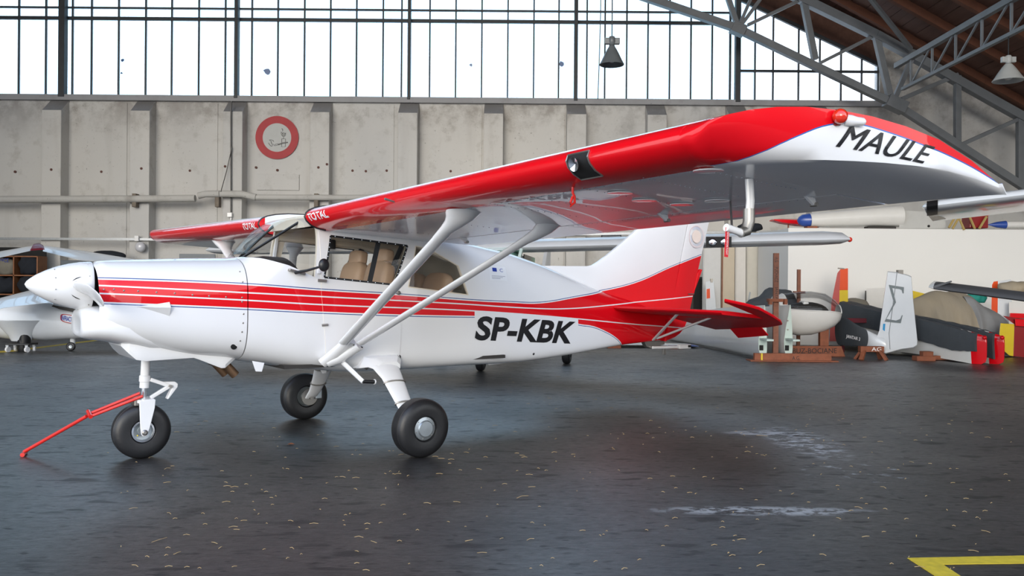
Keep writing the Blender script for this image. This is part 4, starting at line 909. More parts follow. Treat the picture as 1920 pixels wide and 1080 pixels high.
# outside mirror
mi = M().ball((2.0, -.77, 1.530), .05, (.9, .55, 1.05)).obj('mirror', m_black, plane, 60)
M().tube([(1.84, -.575, 1.468), (1.90, -.66, 1.485), (1.985, -.76, 1.52)], [.014, .011, .009], 8).obj('mirror_arm', m_black, mi)
M().box((1.86, -.555, 1.475), (.14, .05, .02), RY(14)).obj('mirror_foot', m_steel, mi, 0, .005)
M().tube([(2.04, -.56, 1.41), (2.11, -.575, 1.405)], .012, 8).obj('door_hinge', m_steel, door)
M().tube([(2.08, -.555, 1.04), (2.13, -.565, 1.045)], .010, 8).obj('door_hinge', m_steel, door)
M().lathe([(0, .018), (.015, .018), (.02, .008)], (2.78, -yf(2.78, 1.31)-.004, 1.31), (0, -1, 0), 14).obj('door_lock', m_steel, door)
# tow bar: clipped to the nose fork, handle on the floor
tow = empty('tow_bar', (0, 0, 0), 0, 'red tubular tow bar hooked on the nose fork, its handle on the floor', 'tow bar')
tow.matrix_world = Matrix.Translation(plane.location) @ Matrix.Rotation(.62645, 4, 'Z')
h0, h1, h2 = Vector((.80, -.10, .50)), Vector((.44, .10, .345)), Vector((.075, .60, .03))
d_ = Vector((.78, .09, .52))
M().tube([h1, h2], .014, 10).obj('tow_shaft', m_redbar, tow)
M().tube([h1 + Vector((.02, -.03, .0)), Vector((.80, -.115, .50))], .012, 10).obj('tow_arm', m_redbar, tow)
M().tube([h1 + Vector((.02, .03, .012)), Vector((.79, -.06, .517))], .012, 10).obj('tow_arm', m_redbar, tow)
M().tube([h1 + Vector((.02, -.05, 0)), h1 + Vector((.02, .06, .03))], .016, 10).obj('tow_crosspiece', m_redbar, tow)
M().tube([h2 + Vector((-.02, -.07, -.012)), h2 + Vector((.02, .07, -.012))], .017, 12).obj('tow_handle', m_redbar, tow)
# ================================================================ other aircraft and gear
m_silver = mat('polished_aluminium', (.84, .86, .88), .36, .45, var=.12, scale=2)
m_gel = mat('white_gelcoat', (.72, .75, .78), .22, coat=.6, var=.03)
m_gelw = mat('warm_white_gelcoat', (.74, .73, .70), .3, coat=.4, var=.04)
m_green = glass_mat('green_tinted_glass', (.35, .62, .50), 1.0)
m_mint = mat('pale_green_primer', (.50, .60, .55), .5, var=.12)
m_wood = mat('red_brown_trestle_wood', (.24, .075, .035), .7, var=.4, scale=8, bump=.2)
m_rust = mat('rusty_angle_iron', (.22, .085, .05), .7, var=.35, scale=12)
n = N('dark_canvas_cover'); f = n.noise(3, 5, .6); n.set(Base_Color=n.mix(f, (.045, .053, .062), (.078, .086, .096)), Roughness=.8); n.bump(n.noise(6, 3, .5, None, (1, 1, .4)), .35, .03); m_canvas = n.m
n = N('tan_grey_tarpaulin'); f = n.noise(1.2, 4, .5, None, (1.6, 1, .5)); n.set(Base_Color=n.mix(f, (.24, .23, .20), (.42, .33, .21)), Roughness=.75); n.bump(n.noise(3, 3, .5, None, (2, 1, .3)), .5, .05); m_tarp = n.m
n = N('grey_cover'); f = n.noise(3, 4); n.set(Base_Color=n.mix(f, (.19, .195, .20), (.29, .29, .29)), Roughness=.8); n.bump(f, .5, .05); m_gcov = n.m
m_orange = mat('orange_paint', (.78, .085, .015), .35, coat=.4); m_ylw = mat('yellow_paint', (.72, .52, .02), .35, coat=.4); m_dred = mat('dark_red_paint', (.26, .008, .010), .4, coat=.3); m_mar = mat('maroon_paint', (.13, .008, .018), .4, coat=.3)
m_bluep = mat('blue_paint', (.03, .08, .35), .35, coat=.4); m_teal = mat('teal_cloth', (.01, .24, .20), .7); m_gwing = mat('dark_grey_wing_cover', (.07, .073, .08), .45)
AF = [(0, 0), (.02, .030), (.07, .055), (.18, .078), (.34, .082), (.55, .062), (.78, .032), (1, .004), (1, -.004), (.78, -.016), (.55, -.028), (.34, -.036), (.18, -.036), (.07, -.028), (.02, -.018)]
def foil(sections, m, name, par=None, tk=1.0, o=Vector((0, 0, 0))):      # sections: (leading edge point, trailing edge point, thickness direction)
    rg = []
    for le, te, up in sections:
        le, te, up = Vector(le), Vector(te), Vector(up).normalized(); c = (te-le).length
        rg.append([le-o + (te-le)*x + up*(c*t*tk) for x, t in AF])
    return M().loft(rg).obj(name, m, par, 50)
# silver high-wing aeroplane behind the tail
sv = empty('silver_aircraft', (-.28, 14.9, 0), math.radians(78), 'silver high-wing aeroplane with landing lights in its wing, parked behind the fin', 'airplane')
def zs_(y): return 2.03 + .010*abs(y) - .014*y
wv_ = M(); rg = []
for y in [-5.8, -5.7, -5.4, -4.7, -2.5, -.6, .6, 2.5, 4.6, 5.2, 5.42, 5.5]:
    k = 1-max(0, abs(y)-4.6)/1.0*.38; e_ = 1 if abs(y) < 5.41 and y < 5.3 else .8 if abs(y) < 5.75 and y != 5.5 else .3
    ch = 1.5*k if abs(y) > 2.5 else 1.6
    rg.append([Vector((-.35 + (1.5-1.5*k)*.3 + ch*x, y, zs_(y)+1.9*t*e_)) for x, t in AF])
sw = wv_.loft(rg).obj('wing', m_silver, sv, 50)
for y in (-3.86, -3.67):
    M().ball((-.35, y, zs_(y)+.0), .072, (.5, 1, 1)).obj('landing_light', m_chrome, sw)
M().box((-.345, -3.765, zs_(-3.765)+.0), (.03, .40, .17)).obj('light_panel', m_dark, sw, 0)
M().ball((-.05, -5.81, zs_(-5.8)), .04).obj('tip_light', m_redlens, sw)
FSV = [(-2.0, .16, .95, .18), (-1.9, .35, .95, .32), (-1.3, .46, .95, .42), (-.95, .52, 1.0, .45), (-.4, .54, 1.25, .72), (.2, .54, 1.32, .72), (1.0, .52, 1.28, .65), (2.0, .40, 1.15, .42), (4.2, .16, 1.2, .20), (5.4, .06, 1.25, .12)]
M().loft([[Vector((x, w_*math.copysign(abs(math.cos(a))**.6, math.cos(a)), z+h*math.copysign(abs(math.sin(a))**.6, math.sin(a)))) for a in [2*math.pi*j/28 for j in range(28)]] for x, w_, z, h in FSV]).obj('fuselage', m_silver, sv, 50)
M().loft([[Vector((x, y, z)) for y in lin(-w_, w_, 8)] for x, w_, z in ((-.98, .50, 1.46), (-.70, .52, 1.72), (-.42, .52, 1.94), (-.36, .50, 1.99))], False, False).obj('windshield', m_green, sv, 60)
for s in (-1, 1):
    M().bar((-.97, s*.52, 1.45), (-.36, s*.52, 2.0), .05, .05).obj('windshield_post', m_mint, sv, 0)
    M().prism([(-.35, 1.50), (.75, 1.50), (.75, 1.90), (-.25, 1.93)], s*.535, s*.55).obj('side_window', m_green, sv, 0)
    M().tube([(.2, s*.52, .85), (.35, s*2.3, zs_(2.3)-.05)], .045, 10, .5, (1, 0, 0)).obj('wing_strut', m_silver, sv)
    M().tube([(.62, s*.40, .72), (.66, s*1.05, .24)], .04, 10, .5, (1, 0, 0)).obj('gear_leg', m_white, sv)
    wheel('main_wheel', Vector((.66, s*1.16, .205)), .205, .15, .09, sv)
wheel('nose_wheel', Vector((-1.05, 0, .185)), .185, .13, .08, sv); M().tube([(-1.05, .0, .70), (-1.05, .09, .40), (-1.05, .09, .18)], .03, 10).obj('nose_gear_leg', m_white, sv)
M().prism([(4.4, 1.35), (5.2, 2.35), (5.6, 2.35), (5.5, 1.3)], -.04, .04).obj('fin', m_silver, sv, 0, .01); M().box((5.1, 0, 1.38), (.7, 3.0, .05)).obj('stabilizer', m_silver, sv, 0, .01)
M().lathe([(0, .01), (.12, .10), (.22, .14)], (-2.2, 0, .98), (1, 0, 0), 24).obj('spinner', m_white, sv); M().box((-2.05, 0, .98), (.03, .12, 1.7), Matrix.Rotation(.7, 3, 'X')).obj('propeller', m_black, sv, 0, .01)
bc = M().tube([(.30, -.1, 2.22), (.30, .12, 2.22)], .03, 10).obj('beacon', m_redlens, sv)
# banked white glider on its dolly, left
gx = at(40, 640, 17.0); gp = empty('white_glider', (gx.x, 17.0, 0), 0, 'white glider with a sponsor badge standing on a castor dolly, left edge', 'glider')
def G(px, py, Y): return at(px, py, Y) - gp.location
b = M(); rg = []
for px, cy, ry, wd in ((-330, 566, 4, .05), (-160, 578, 22, .24), (-60, 590, 34, .34), (20, 598, 38, .37), (90, 602, 36, .36), (150, 602, 33, .34), (230, 604, 26, .27), (300, 606, 12, .12), (315, 606, 3, .02)):
    c = G(px, cy, 17.3); h = ry*17.3/1600
    rg.append([c + Vector((0, wd*math.cos(a), h*math.sin(a))) for a in [2*math.pi*j/32 for j in range(32)]])
gf = b.loft(rg).obj('fuselage', m_gel, gp, 60)
foil([(G(115, 548, 17.6), G(110, 567, 16.6), (0, .3, 1)), (G(60, 545.5, 17.0), G(75, 569, 16.1), (0, .3, 1)), (G(5, 560, 16.4), G(10, 577, 15.6), (0, .3, 1)), (G(-150, 597, 14.8), G(-140, 609, 14.2), (0, .3, 1))], m_gel, 'near_wing', gp, .8)
foil([(G(262, 488, 19.0), G(236, 495, 18.4), (0, .3, 1)), (G(160, 471, 19.6), G(150, 488, 19.0), (0, .3, 1)), (G(84, 461, 20.0), G(80, 471, 19.5), (0, .3, 1))], m_gel, 'far_wing', gp, .5)
M().bar(G(262, 492, 18.7), G(240, 590, 17.4), .3, .1).obj('wing_root', m_gel, gp, 0, .02)
b = M(); rg = []
for py, rx in ((600, 48), (615, 36), (628, 24), (637, 19), (639, 18)):
    c = G(40, py, 17.1); rg.append([c + Vector((rx*17.1/1600*math.cos(a), rx*.7*17.1/1600*math.sin(a), 0)) for a in [2*math.pi*j/28 for j in range(28)]])
b.loft(rg).obj('undercarriage_fairing', m_gel, gp, 60)
c = G(44, 637, 17.05); M().lathe([(0, .11), (.17, .115), (.25, .09)], c, (0, 0, -1), 24).obj('strut_boot', m_black, gp)
M().loft([[G(px, py, 16.93) + Vector((0, -.0, 0)) for px, py in ((96, 574), (100, 572), (150, 581), (152, 588), (112, 580))], [G(px, py, 17.0) for px, py in ((96, 574), (100, 572), (150, 581), (152, 588), (112, 580))]]).obj('canopy_edge', m_cab, gp, 0)
wheel('nose_wheel', Vector((G(133, 638, 17.3).x, .3, .09)), .09, .07, .04, gp)
M().tube([Vector((G(133, 638, 17.3).x, .38, .09)), Vector((G(133, 638, 17.3).x+.02, .32, .32))], .05, 10).obj('nose_leg', m_gel, gp)
bd = M(); A_ = [G(x, y, 16.90) for x, y in ((113, 587), (146, 593), (146, 609), (113, 603))]; g = bil(A_[0], A_[1], A_[2], A_[3])
pts = []
for k in range(40):
    a = 2*math.pi*k/40; pts.append(g(.5+.5*math.copysign(abs(math.cos(a))**.6, math.cos(a)), .5+.5*math.copysign(abs(math.sin(a))**.6, math.sin(a))))
ctr = g(.5, .5); ins = [ctr + (p-ctr)*.82 for p in pts]
M().add(pts+ins, [(k, (k+1) % 40, 40+(k+1) % 40, 40+k) for k in range(40)]).obj('badge_border', m_sred, gp, 0)
M().add(ins, [tuple(range(40))]).obj('badge_field', m_white, gp, 0)
text('badge_lettering', 'iNFRACORR', m_blue, (lambda u, v: g(.08+.84*u, .80-.60*v) + Vector((0, -.012, 0))), gp, bold=.02)
dl = empty('castor_dolly', (gx.x, 17.0, 0), 0, 'low black dolly on white castors under the left glider', 'dolly')
M().box((.0, .02, .155), (.46, .34, .035)).obj('deck', m_black, dl, 0, .006); M().lathe([(0, .11), (.20, .12)], (.04, .05, .17), (0, 0, 1), 24).obj('cradle', m_black, dl)
for sx_ in (-1, 1):
    for sy in (-1, 1):
        cs = M().lathe([(-.02, .055), (.02, .055)], (sx_*.19, sy*.13, .055), (1, .3*sy, 0), 20).obj('castor_wheel', m_wletter, dl)
        M().prism([(sx_*.19-.03, .14), (sx_*.19+.03, .14), (sx_*.19+.015, .05), (sx_*.19-.015, .05)], sy*.13-.03, sy*.13-.024).obj('castor_fork', m_galv, cs, 0)
gb2 = empty('glider_wing', at(40, 470, 18.5), 0, 'white glider wing with a maroon upturned tip above the wooden shelf', 'glider wing')
O = gb2.location
foil([(at(-150, 489, 18.0), at(-150, 499, 17.4), (0, .3, 1)), (at(0, 472, 18.6), at(0, 483, 18.0), (0, .3, 1)), (at(64, 460.5, 19), at(58, 470, 18.5), (0, .3, 1))], m_gel, 'wing_panel', gb2, .5, O)
foil([(at(64, 460.5, 19), at(56, 470, 18.5), (0, .3, 1)), (at(70, 459, 18.9), at(80, 468, 18.5), (0, .3, 1)), (at(78, 463, 18.9), at(84, 468, 18.5), (0, .3, 1))], m_mar, 'winglet', gb2, 1.5, O)
# wooden pigeon-hole shelf with bundles
sh = empty('wooden_shelf', at(30, 532, 24.9), 0, 'brown wooden pigeon-hole shelf at the foot of the wall, left edge', 'shelf'); O = sh.location
x0_, x1_, xm = at(-46, 500, 24.7).x-O.x, at(75, 500, 24.7).x-O.x, at(31, 500, 24.7).x-O.x
m_shw = mat('orange_brown_board', (.25, .10, .04), .6, var=.3)
zt_, zm_, zl_ = (at(30, y, 24.7).z-O.z for y in (481, 516.5, 552))
for x in (x0_, xm, x1_): M().box((x, -.1, (zt_-O.z)/2), (.035, .5, zt_+O.z)).obj('upright', m_shw, sh, 0)
for z in (zt_, zm_, zl_, -O.z+.15): M().box(((x0_+x1_)/2, -.1, z), (x1_-x0_, .5, .035)).obj('shelf_board', m_shw, sh, 0)
M().box(((x0_+x1_)/2, .14, 0), (x1_-x0_, .02, zt_+O.z)).obj('back_board', m_dark, sh, 0)
text('shelf_lettering', 'WCE', m_blue, (lambda u, v: Vector((xm-.40+.26*u, -.352, zt_-.17+.11*v))), sh)
m_nav = mat('dark_navy_cloth', (.012, .015, .022), .9, bump=.6, bs=9); m_beige = mat('grey_beige_cloth', (.20, .185, .15), .9, var=.25, bump=.6, bs=9)
def bundle(name, px, py, Y, r, sc, m, label, cat, seed):
    rnd = random.Random(seed); o = M().ball((0, 0, 0), r, sc, 28, 18)
    ph = [(rnd.uniform(3, 9), rnd.uniform(3, 9), rnd.uniform(0, 6), rnd.uniform(.03, .08)) for _ in range(6)]
    o.v = [tuple(Vector(v)*(1+sum(a*math.sin(f1*v[0]/r+p_)*math.cos(f2*v[2]/r+p_*2) for f1, f2, p_, a in ph))) for v in o.v]
    zb = -r*sc[2]*.72; o.v = [(x, y, max(z, zb)) for x, y, z in o.v]
    q = o.obj(name, m, None, 60); q.location = at(px, py, Y); return tag(q, label, cat)
bundle('folded_cover', 10, 502, 24.7, .34, (1, .6, .82), m_beige, 'grey beige bundle in the upper middle pigeon-hole of the shelf', 'bundle', 1)
bundle('dark_bundle', 56, 499, 24.7, .32, (.95, .6, 1.0), m_nav, 'dark navy bundle in the upper right pigeon-hole of the shelf', 'bundle', 2)
bundle('dark_bundle', 8, 536, 24.7, .32, (1.05, .6, .85), m_nav, 'dark bundle in the lower middle pigeon-hole of the shelf', 'bundle', 3)
bundle('dark_bundle', 55, 535, 24.7, .32, (.98, .6, .9), m_nav, 'dark bundle in the lower right pigeon-hole of the shelf', 'bundle', 4)
cbn = empty('grey_cabinet', (at(185, 500, 24.9).x, 24.9, 0), 0, 'low grey blue cabinet by the wall behind the cowling', 'cabinet')
M().box((0, 0, 1.02), (1.9, .6, 2.04)).obj('body', mat('grey_blue_steel', (.10, .12, .14), .5), cbn, 0, .01)
for s in (-1, 1): dr = M().box((s*.46, -.31, .96), (.88, .03, 1.8)).obj('door', mat('grey_blue_steel_door', (.11, .13, .15), .5), cbn, 0, .006); M().box((s*.1, -.34, 1.0), (.02, .03, .14)).obj('handle', m_galv, dr, 0)
bundle('black_tarpaulin', 202, 481, 24.8, .55, (1.0, .4, .32), m_nav, 'heap of black tarpaulin on the grey cabinet', 'tarpaulin', 7)
hb = M().box((0, 0, .02), (1.06, .05, 2.25)).obj('grey_board', mat('grey_board_paint', (.20, .22, .24), .6), None, 0, .01); hb.location = (at(363, 480, 24.9).x, 25.2, 1.125); tag(hb, 'grey blue board standing against the wall behind the windshield', 'board')
# pale partition and what leans on it
pz = at(1700, 429, 21).z; px0 = at(1478, 500, 21).x
m_part = mat('white_partition', (.82, .815, .79), .8, var=.03, scale=.7)
pt = M()
wp_ = M().box(((px0+17)/2, 22.3, pz/2), (17-px0, 2.56, pz)).obj('wall_partition', m_part, smooth=0); tag(wp_, kind='structure')
for a, c, col, nm, lb in ((1318, 1352, (.62, .62, .61), 'leaning_board', 'narrow white board leaning beside the fin, leftmost of the boards'), (1353, 1378, (.55, .47, .36), 'cream_board', 'cream board with a rust-streaked edge, second from the fin'), (1379, 1399, (.66, .63, .59), 'white_board', 'warm white board between two cream boards behind the silver wing'), (1400, 1424, (.58, .55, .48), 'cream_board', 'cream board at the left end of the white partition')):
    xa, xb = at(a, 500, 23.7).x, at(c, 500, 23.7).x
    o = empty(nm, ((xa+xb)/2, 23.75, 0), 0, lb, 'board'); z_ = 2.55 if a < 1370 else 2.95
    M().box((0, 0, z_/2), (xb-xa, .05, z_), Matrix.Rotation(-.02, 3, 'X')).obj('sheet', mat('painted_sheet', col, .7, var=.06), o, 0, .004)
    M().box((-(xb-xa)/2+.02, -.03, z_/2), (.035, .03, z_)).obj('edge_strip', m_rust if a == 1353 else mat('edge_paint', tuple(x*.85 for x in col), .7), o, 0)
# gear on top of the partition
Yt = 21.1; zt2 = pz
def top(nm, label, cat, build):
    o = empty(nm, (0, 0, 0), 0, label, cat); build(o); return o
def c1(o):
    M().loft([[at(px, py+dy*k-1, Yt+1.2) + Vector((0, dx*.2, 0)) for dy, dx in ((-1, 0), (-.5, -1), (.6, -1), (1, 0), (.6, 1), (-.5, 1))] for px, py, k in ((1447, 414, 1.5), (1462, 416, 5), (1490, 418, 7), (1535, 420, 8))]).obj('red_shell', m_redp, o, 60)
    M().tube([at(1478, 418, Yt+1.2), at(1478, 434, Yt+1.2)], .02, 6).obj('support_peg', m_rust, o)
top('red_fairing', 'pointed red fairing lying on the left end of the partition', 'fairing', c1)
def c2(o):
    M().tube([at(1518, 413, Yt+.3), at(1560, 410.5, Yt+.3), at(1640, 406.5, Yt+.3), at(1688, 405, Yt+.3)], [.17, .19, .24, .275], 24).obj('tube', m_gelw, o)
    M().lathe([(0, .02), (.04, .09), (.12, .145), (.30, .172)], at(1495, 413.5, Yt+.3), at(1518, 413, Yt+.3)-at(1495, 413.5, Yt+.3), 24).obj('blue_nose', m_bluep, o)
    M().box(at(1520, 427, Yt+.3), (.25, .25, .06)).obj('wood_block', m_wood, o, 0); M().box(at(1650, 427.5, Yt+.3), (.7, .25, .06)).obj('wood_block', m_cab, o, 0)
top('white_tube', 'long white tube with a blue nose lying on the partition', 'tube', c2)
def c3(o):
    M().loft([[at(px, y, Yt+d) for px, y in ((1686, 394), (1768, 399), (1776, 428), (1686, 428))] for d in (.15, .22)]).obj('plate', mat('grey_glider_panel', (.50, .50, .48), .5), o, 0)
    M().lathe([(0, .03), (.02, .03)], at(1741, 424, Yt+.15), (0, -1, 0), 12).obj('hole', m_dark, o)
top('flat_board', 'flat grey board standing on the partition beside the white tube', 'board', c3)
for lb, a, c, y0, y1 in (('leftmost', 1779, 1795, 424, 400), ('second from left', 1786, 1800, 426, 404), ('third from left', 1808, 1796, 428, 404), ('second from right', 1828, 1816, 426, 402), ('rightmost', 1836, 1850, 426, 406)):
    o = M().tube([at(a, y0+3, Yt-.1), at(c, y1, Yt-.1)], .03, 6).obj('yellow_stick', mat('yellow_wood', (.42, .30, .10), .6)); tag(o, lb + ' of the five yellow sticks leaning on top of the partition', 'stick', 'yellow sticks on the partition')
o = empty('red_box', at(1836, 414, Yt), 0, 'red box on the partition behind the yellow sticks', 'box'); M().box((0, .2, -.02), (.46, .4, .32)).obj('body', m_dred, o, 0, .02); M().box((0, .2, .15), (.50, .42, .04)).obj('lid', m_redp, o, 0, .01)
o = empty('blue_cone', at(1885, 420, Yt), 0, 'blue tipped white tube on the partition under the black-banded wing', 'tube'); M().lathe([(0, .01), (.2, .07), (.42, .10)], (-.42, 0, -.02), (1, 0, 0), 20).obj('blue_tip', m_bluep, o); M().tube([(0, 0, -.02), (1.2, 0, -.0)], .09, 16).obj('white_body', m_gelw, o)
o = bundle('black_rag', 1404, 427.5, 23.7, .32, (1.1, .5, .46), m_nav, 'black rag draped over the top of the boards', 'rag', 9)
# wing with a black band, coming in from the right
o = empty('banded_wing', at(1830, 385, 12), 0, 'white wing with a black band at its tip, entering at the right edge', 'wing'); O = o.location
BS = [(1728, 391, 12.1, .25), (1733, 390.5, 12.0, .7), (1760, 387, 11.95, 1), (1763, 386.6, 11.94, 1), (1920, 368, 11.6, 1.05), (2300, 322, 10.9, 1.15)]
rg = []
for px, py, Y_, k in BS:
    le = at(px, py, Y_); rg.append([le - O + Vector((.72*x, 1.45*k**.5*x, -.10*x)) + Vector((0, 0, .9*k*t*1.7+.02)) for x, t in AF])
M().loft(rg[2:] if False else rg).obj('wing_panel', m_gel, o, 50)
band = []
for px, py, Y_ in ((1737, 390, 11.985), (1758, 387.3, 11.945)):
    le = at(px, py, Y_); band.append([le - O + Vector((.72*x, 1.45*x-.006, -.10*x)) + Vector((0, 0, .9*t*1.7*(1.02)+.02)) for x, t in (AF[3:0:-1] + AF[:1] + AF[:-5:-1])])
M().loft(band, False, False).obj('black_band', m_black, o, 60)
# dark wing, nearer
o = empty('dark_wing', at(1830, 550, 13), 0, 'dark grey covered wing with a pale tip, low at the right edge', 'wing'); O = o.location
DS = [(1741, 539, 13.3, .3), (1750, 541, 13.2, .8), (1775, 544, 13.1, 1), (1920, 563, 12.7, 1.15), (2250, 606, 11.9, 1.35)]
rg = []
for px, py, Y_, k in DS:
    le = at(px, py, Y_); rg.append([le - O + Vector((.58*x, 1.0*x, .115*x)) + Vector((0, 0, .9*k*t)) for x, t in AF])
M().loft(rg[1:]).obj('wing_cover', m_gwing, o, 50); M().loft([rg[0], [a*.5+b_*.5+Vector((0, 0, .004)) for a, b_ in zip(rg[0], rg[1])], rg[1]]).obj('pale_tip', m_gelw, o, 60)
M().loft([[at(px, py, Y_) - O for px, py in ((1750, 536), (1784, 526), (1785, 529), (1752, 540))] for Y_ in (13.2, 13.6)]).obj('tip_fence', m_gwing, o, 0)
# two wing roots on the angle-iron trestle
def trestle_text(par, s, A, Bq, h, m=m_letter, off=(0, -.004, 0)):
    A, Bq = Vector(A), Vector(Bq); return text('trestle_lettering', s, m, lambda u, v: A + (Bq-A)*u + Vector((0, 0, h*v)) + Vector(off), par)
tr = empty('wing_trestle', (at(1483, 670, 16.3).x, 16.3, 0), 0, 'rust brown trestle with tall painted post between the white wing roots', 'trestle'); O = tr.location
def T_(px, py, Y): return at(px, py, Y) - O
wdt = 1.46
M().box((0, -.08, .075), (wdt, .10, .15)).obj('base_board', m_wood, tr, 0, .006); M().box((0, -.05, .012), (wdt+.2, .34, .022)).obj('base_plank', m_wood, tr, 0, .004)
M().box((T_(1454.5, 560, 16.42).x, .12, 1.03), (.10, .06, 2.06)).obj('post', m_rust, tr, 0)
M().box((T_(1455, 566, 16.4).x, .06, T_(1455, 563, 16.4).z), (.36, .12, .06)).obj('cap_bar', m_wood, tr, 0, .004); M().box((T_(1441, 566, 16.4).x, .0, T_(1441, 566, 16.4).z), (.06, .1, .10)).obj('cap_hook', m_wood, tr, 0); M().box((T_(1469, 566, 16.4).x, .0, T_(1469, 566, 16.4).z), (.06, .1, .10)).obj('cap_hook', m_wood, tr, 0)
M().box((-.60, -.14, .075), (.03, .03, .15)).obj('yellow_mark', m_ylw, tr, 0)
trestle_text(tr, 'A.G.', (-.02, -.131, .03), (.13, -.131, .03), .07)
px_ = T_(1454.5, 560, 16.42).x
for s_, u0, u1 in (('A.G.', 0, .12), ('PUCHACZ', .22, .56), ('JANTAR', .66, 1.0)): text('painted_lettering', s_, m_letter, (lambda u, v, u0=u0, u1=u1: Vector((px_-.032+.064*v, .088, 1.98-.86*(u0+(u1-u0)*u)))), tr)
for i, (pxa, lb) in enumerate(((1428, 'left of the two white wing panels standing on the rust brown trestle'), (1476, 'right of the two white wing panels standing on the rust brown trestle'))):
    o = empty('detached_wing', (at(pxa, 668, 16.25).x, 16.25, 0), 0, lb, 'wing panel', 'wing panels on the trestle'); rg = []
    for yy, ch, dx, zl in ((0, 1.03, 0, .16 if i else .15), (.02, 1.03, 0, .16 if i else .15), (2.5, .92, -.18, .15), (6.3, .62, -.62, .12)):
        rg.append([Vector((dx + (.05 - t*ch*1.35 if True else 0), yy, zl-.12 + ch*x)) for x, t in AF])
    M().loft(rg).obj('skin', m_gel if i == 0 else m_gelw, o, 50)
    rr = [Vector((p.x, -.006, p.z)) for p in rg[0]]; M().add(rr + [p + Vector((0, .004, 0)) for p in rr], [tuple(range(15)), tuple(range(29, 14, -1))]).obj('root_rib', m_mint, o, 0)
    M().box((.02, -.22, .42), (.13, .50, .035)).obj('spar_stub', m_mint, o, 0, .004); M().box((-.01, -.012, .25), (.075, .01, .10)).obj('rib_hole', m_dark, o, 0)
    for z in (.10, .60, .77): M().lathe([(0, .014), (.04, .014)], (.0, -.005, z), (0, -1, 0), 10).obj('rib_pin', m_steel, o)
# glider nose with bubble canopy on its wooden stand
gs = empty('glider_nose', at(1530, 600, 17.6), 0, 'white glider nose with clear bubble canopy resting on a wooden stand', 'glider'); O = gs.location
CS = [(1577, 589, .5, .5), (1576, 588.5, 6, 6), (1572, 587, 17, 15), (1562, 585, 28, 24), (1545, 583, 38, 33), (1520, 582, 46, 36), (1495, 581, 48, 34), (1466, 579, 44, 28), (1452, 578, 40, 24), (1450, 578, 4, 4)]
def gring(px, cy, dn, up, n=36):
    c = at(px, cy, 17.6) - O; out = []
    for j in range(n):
        a = 2*math.pi*j/n; k = (up if math.sin(a) > 0 else dn)*17.6/1600
        out.append(c + Vector((0, min(.36, (dn+2)*17.6/1600*.8)*math.cos(a), k*math.sin(a))))
    return out
b = M(); R_ = [gring(*c) for c in CS]
for i in range(len(R_)-1):
    for j in range(36):
        k = (j+1) % 36; up_ = 0 <= j < 18 and 2 <= i <= 6
        if not up_: b.add([R_[i][j], R_[i][k], R_[i+1][k], R_[i+1][j]], [(0, 1, 2, 3)])
me = b.mesh('fuselage_pod', m_gelw); bm = bmesh.new(); bm.from_mesh(me); bmesh.ops.remove_doubles(bm, verts=bm.verts, dist=1e-4); bmesh.ops.recalc_face_normals(bm, faces=bm.faces); bm.to_mesh(me); bm.free(); link('fuselage_pod', me, gs, 60)
b = M(); UPS = [R_[i][:19] for i in (2, 3, 4, 5, 6, 7)]
M().loft(UPS, False, False).obj('canopy', m_glass, gs, 70)
for i in (2, 7): M().tube(R_[i][:19], .012, 8).obj('canopy_frame', m_gelw, gs)
for j in (0, 18): M().tube([R_[i][j] for i in (2, 3, 4, 5, 6, 7)], .012, 8).obj('canopy_sill', m_gelw, gs)
M().ball(at(1512, 585, 17.6)-O, .5, (.92, .52, .42)).obj('cockpit_tub', m_cab, gs); M().box(at(1504, 580, 17.6)-O, (.12, .30, .34), RY(15)).obj('seat_back', m_gelw, gs, 0, .03); M().box(at(1526, 584, 17.6)-O, (.10, .22, .16)).obj('dash', m_cab, gs, 0, .03)
M().lathe([(0, .022), (.01, .02)], at(1571, 588, 17.6)-O+Vector((.01, -.15, 0)), (.5, -1, 0), 14).obj('tow_hook', m_steel, gs)
st = empty('glider_stand', (at(1530, 668, 17.5).x, 17.5, 0), 0, 'red brown wooden stand under the glider nose with painted letters', 'stand'); O = st.location
M().prism([(-.62, 0), (.58, 0), (.50, .21), (-.62, .21)], -.06, .04).obj('base_board', m_wood, st, 0, .006); M().box((at(1544, 640, 17.6).x-O.x, .10, .30), (.18, .12, .60)).obj('upright', m_wood, st, 0, .006)
trestle_text(st, 'BUZ-BOCIANE', (-.50, -.061, .06), (.40, -.061, .07), .10)
ps = empty('wooden_post', (at(1497, 600, 18.6).x, 18.6, 0), 0, 'slim brown post with a crosspiece behind the glider canopy', 'post')
M().box((0, 0, .90), (.07, .06, 1.80)).obj('upright', m_rust, ps, 0); M().box((.0, -.03, at(1497, 548, 18.6).z), (.24, .1, .05)).obj('crosspiece', m_wood, ps, 0)
o = bundle('covered_fuselage', 1452, 586, 19.0, .60, (1.12, .6, .86), m_canvas, 'dark canvas cover over a fuselage behind the wing panels', 'cover', 12)
fm = M().loft([[at(px, py, 19.4+d) for px, py in ((1400, 572), (1405, 547), (1408, 548), (1404, 573))] for d in (0, .3)]).obj('grey_fin', mat('grey_fin_paint', (.36, .38, .38), .5), None, 0); tag(fm, 'thin grey fin sticking up left of the dark canvas cover', 'fin')
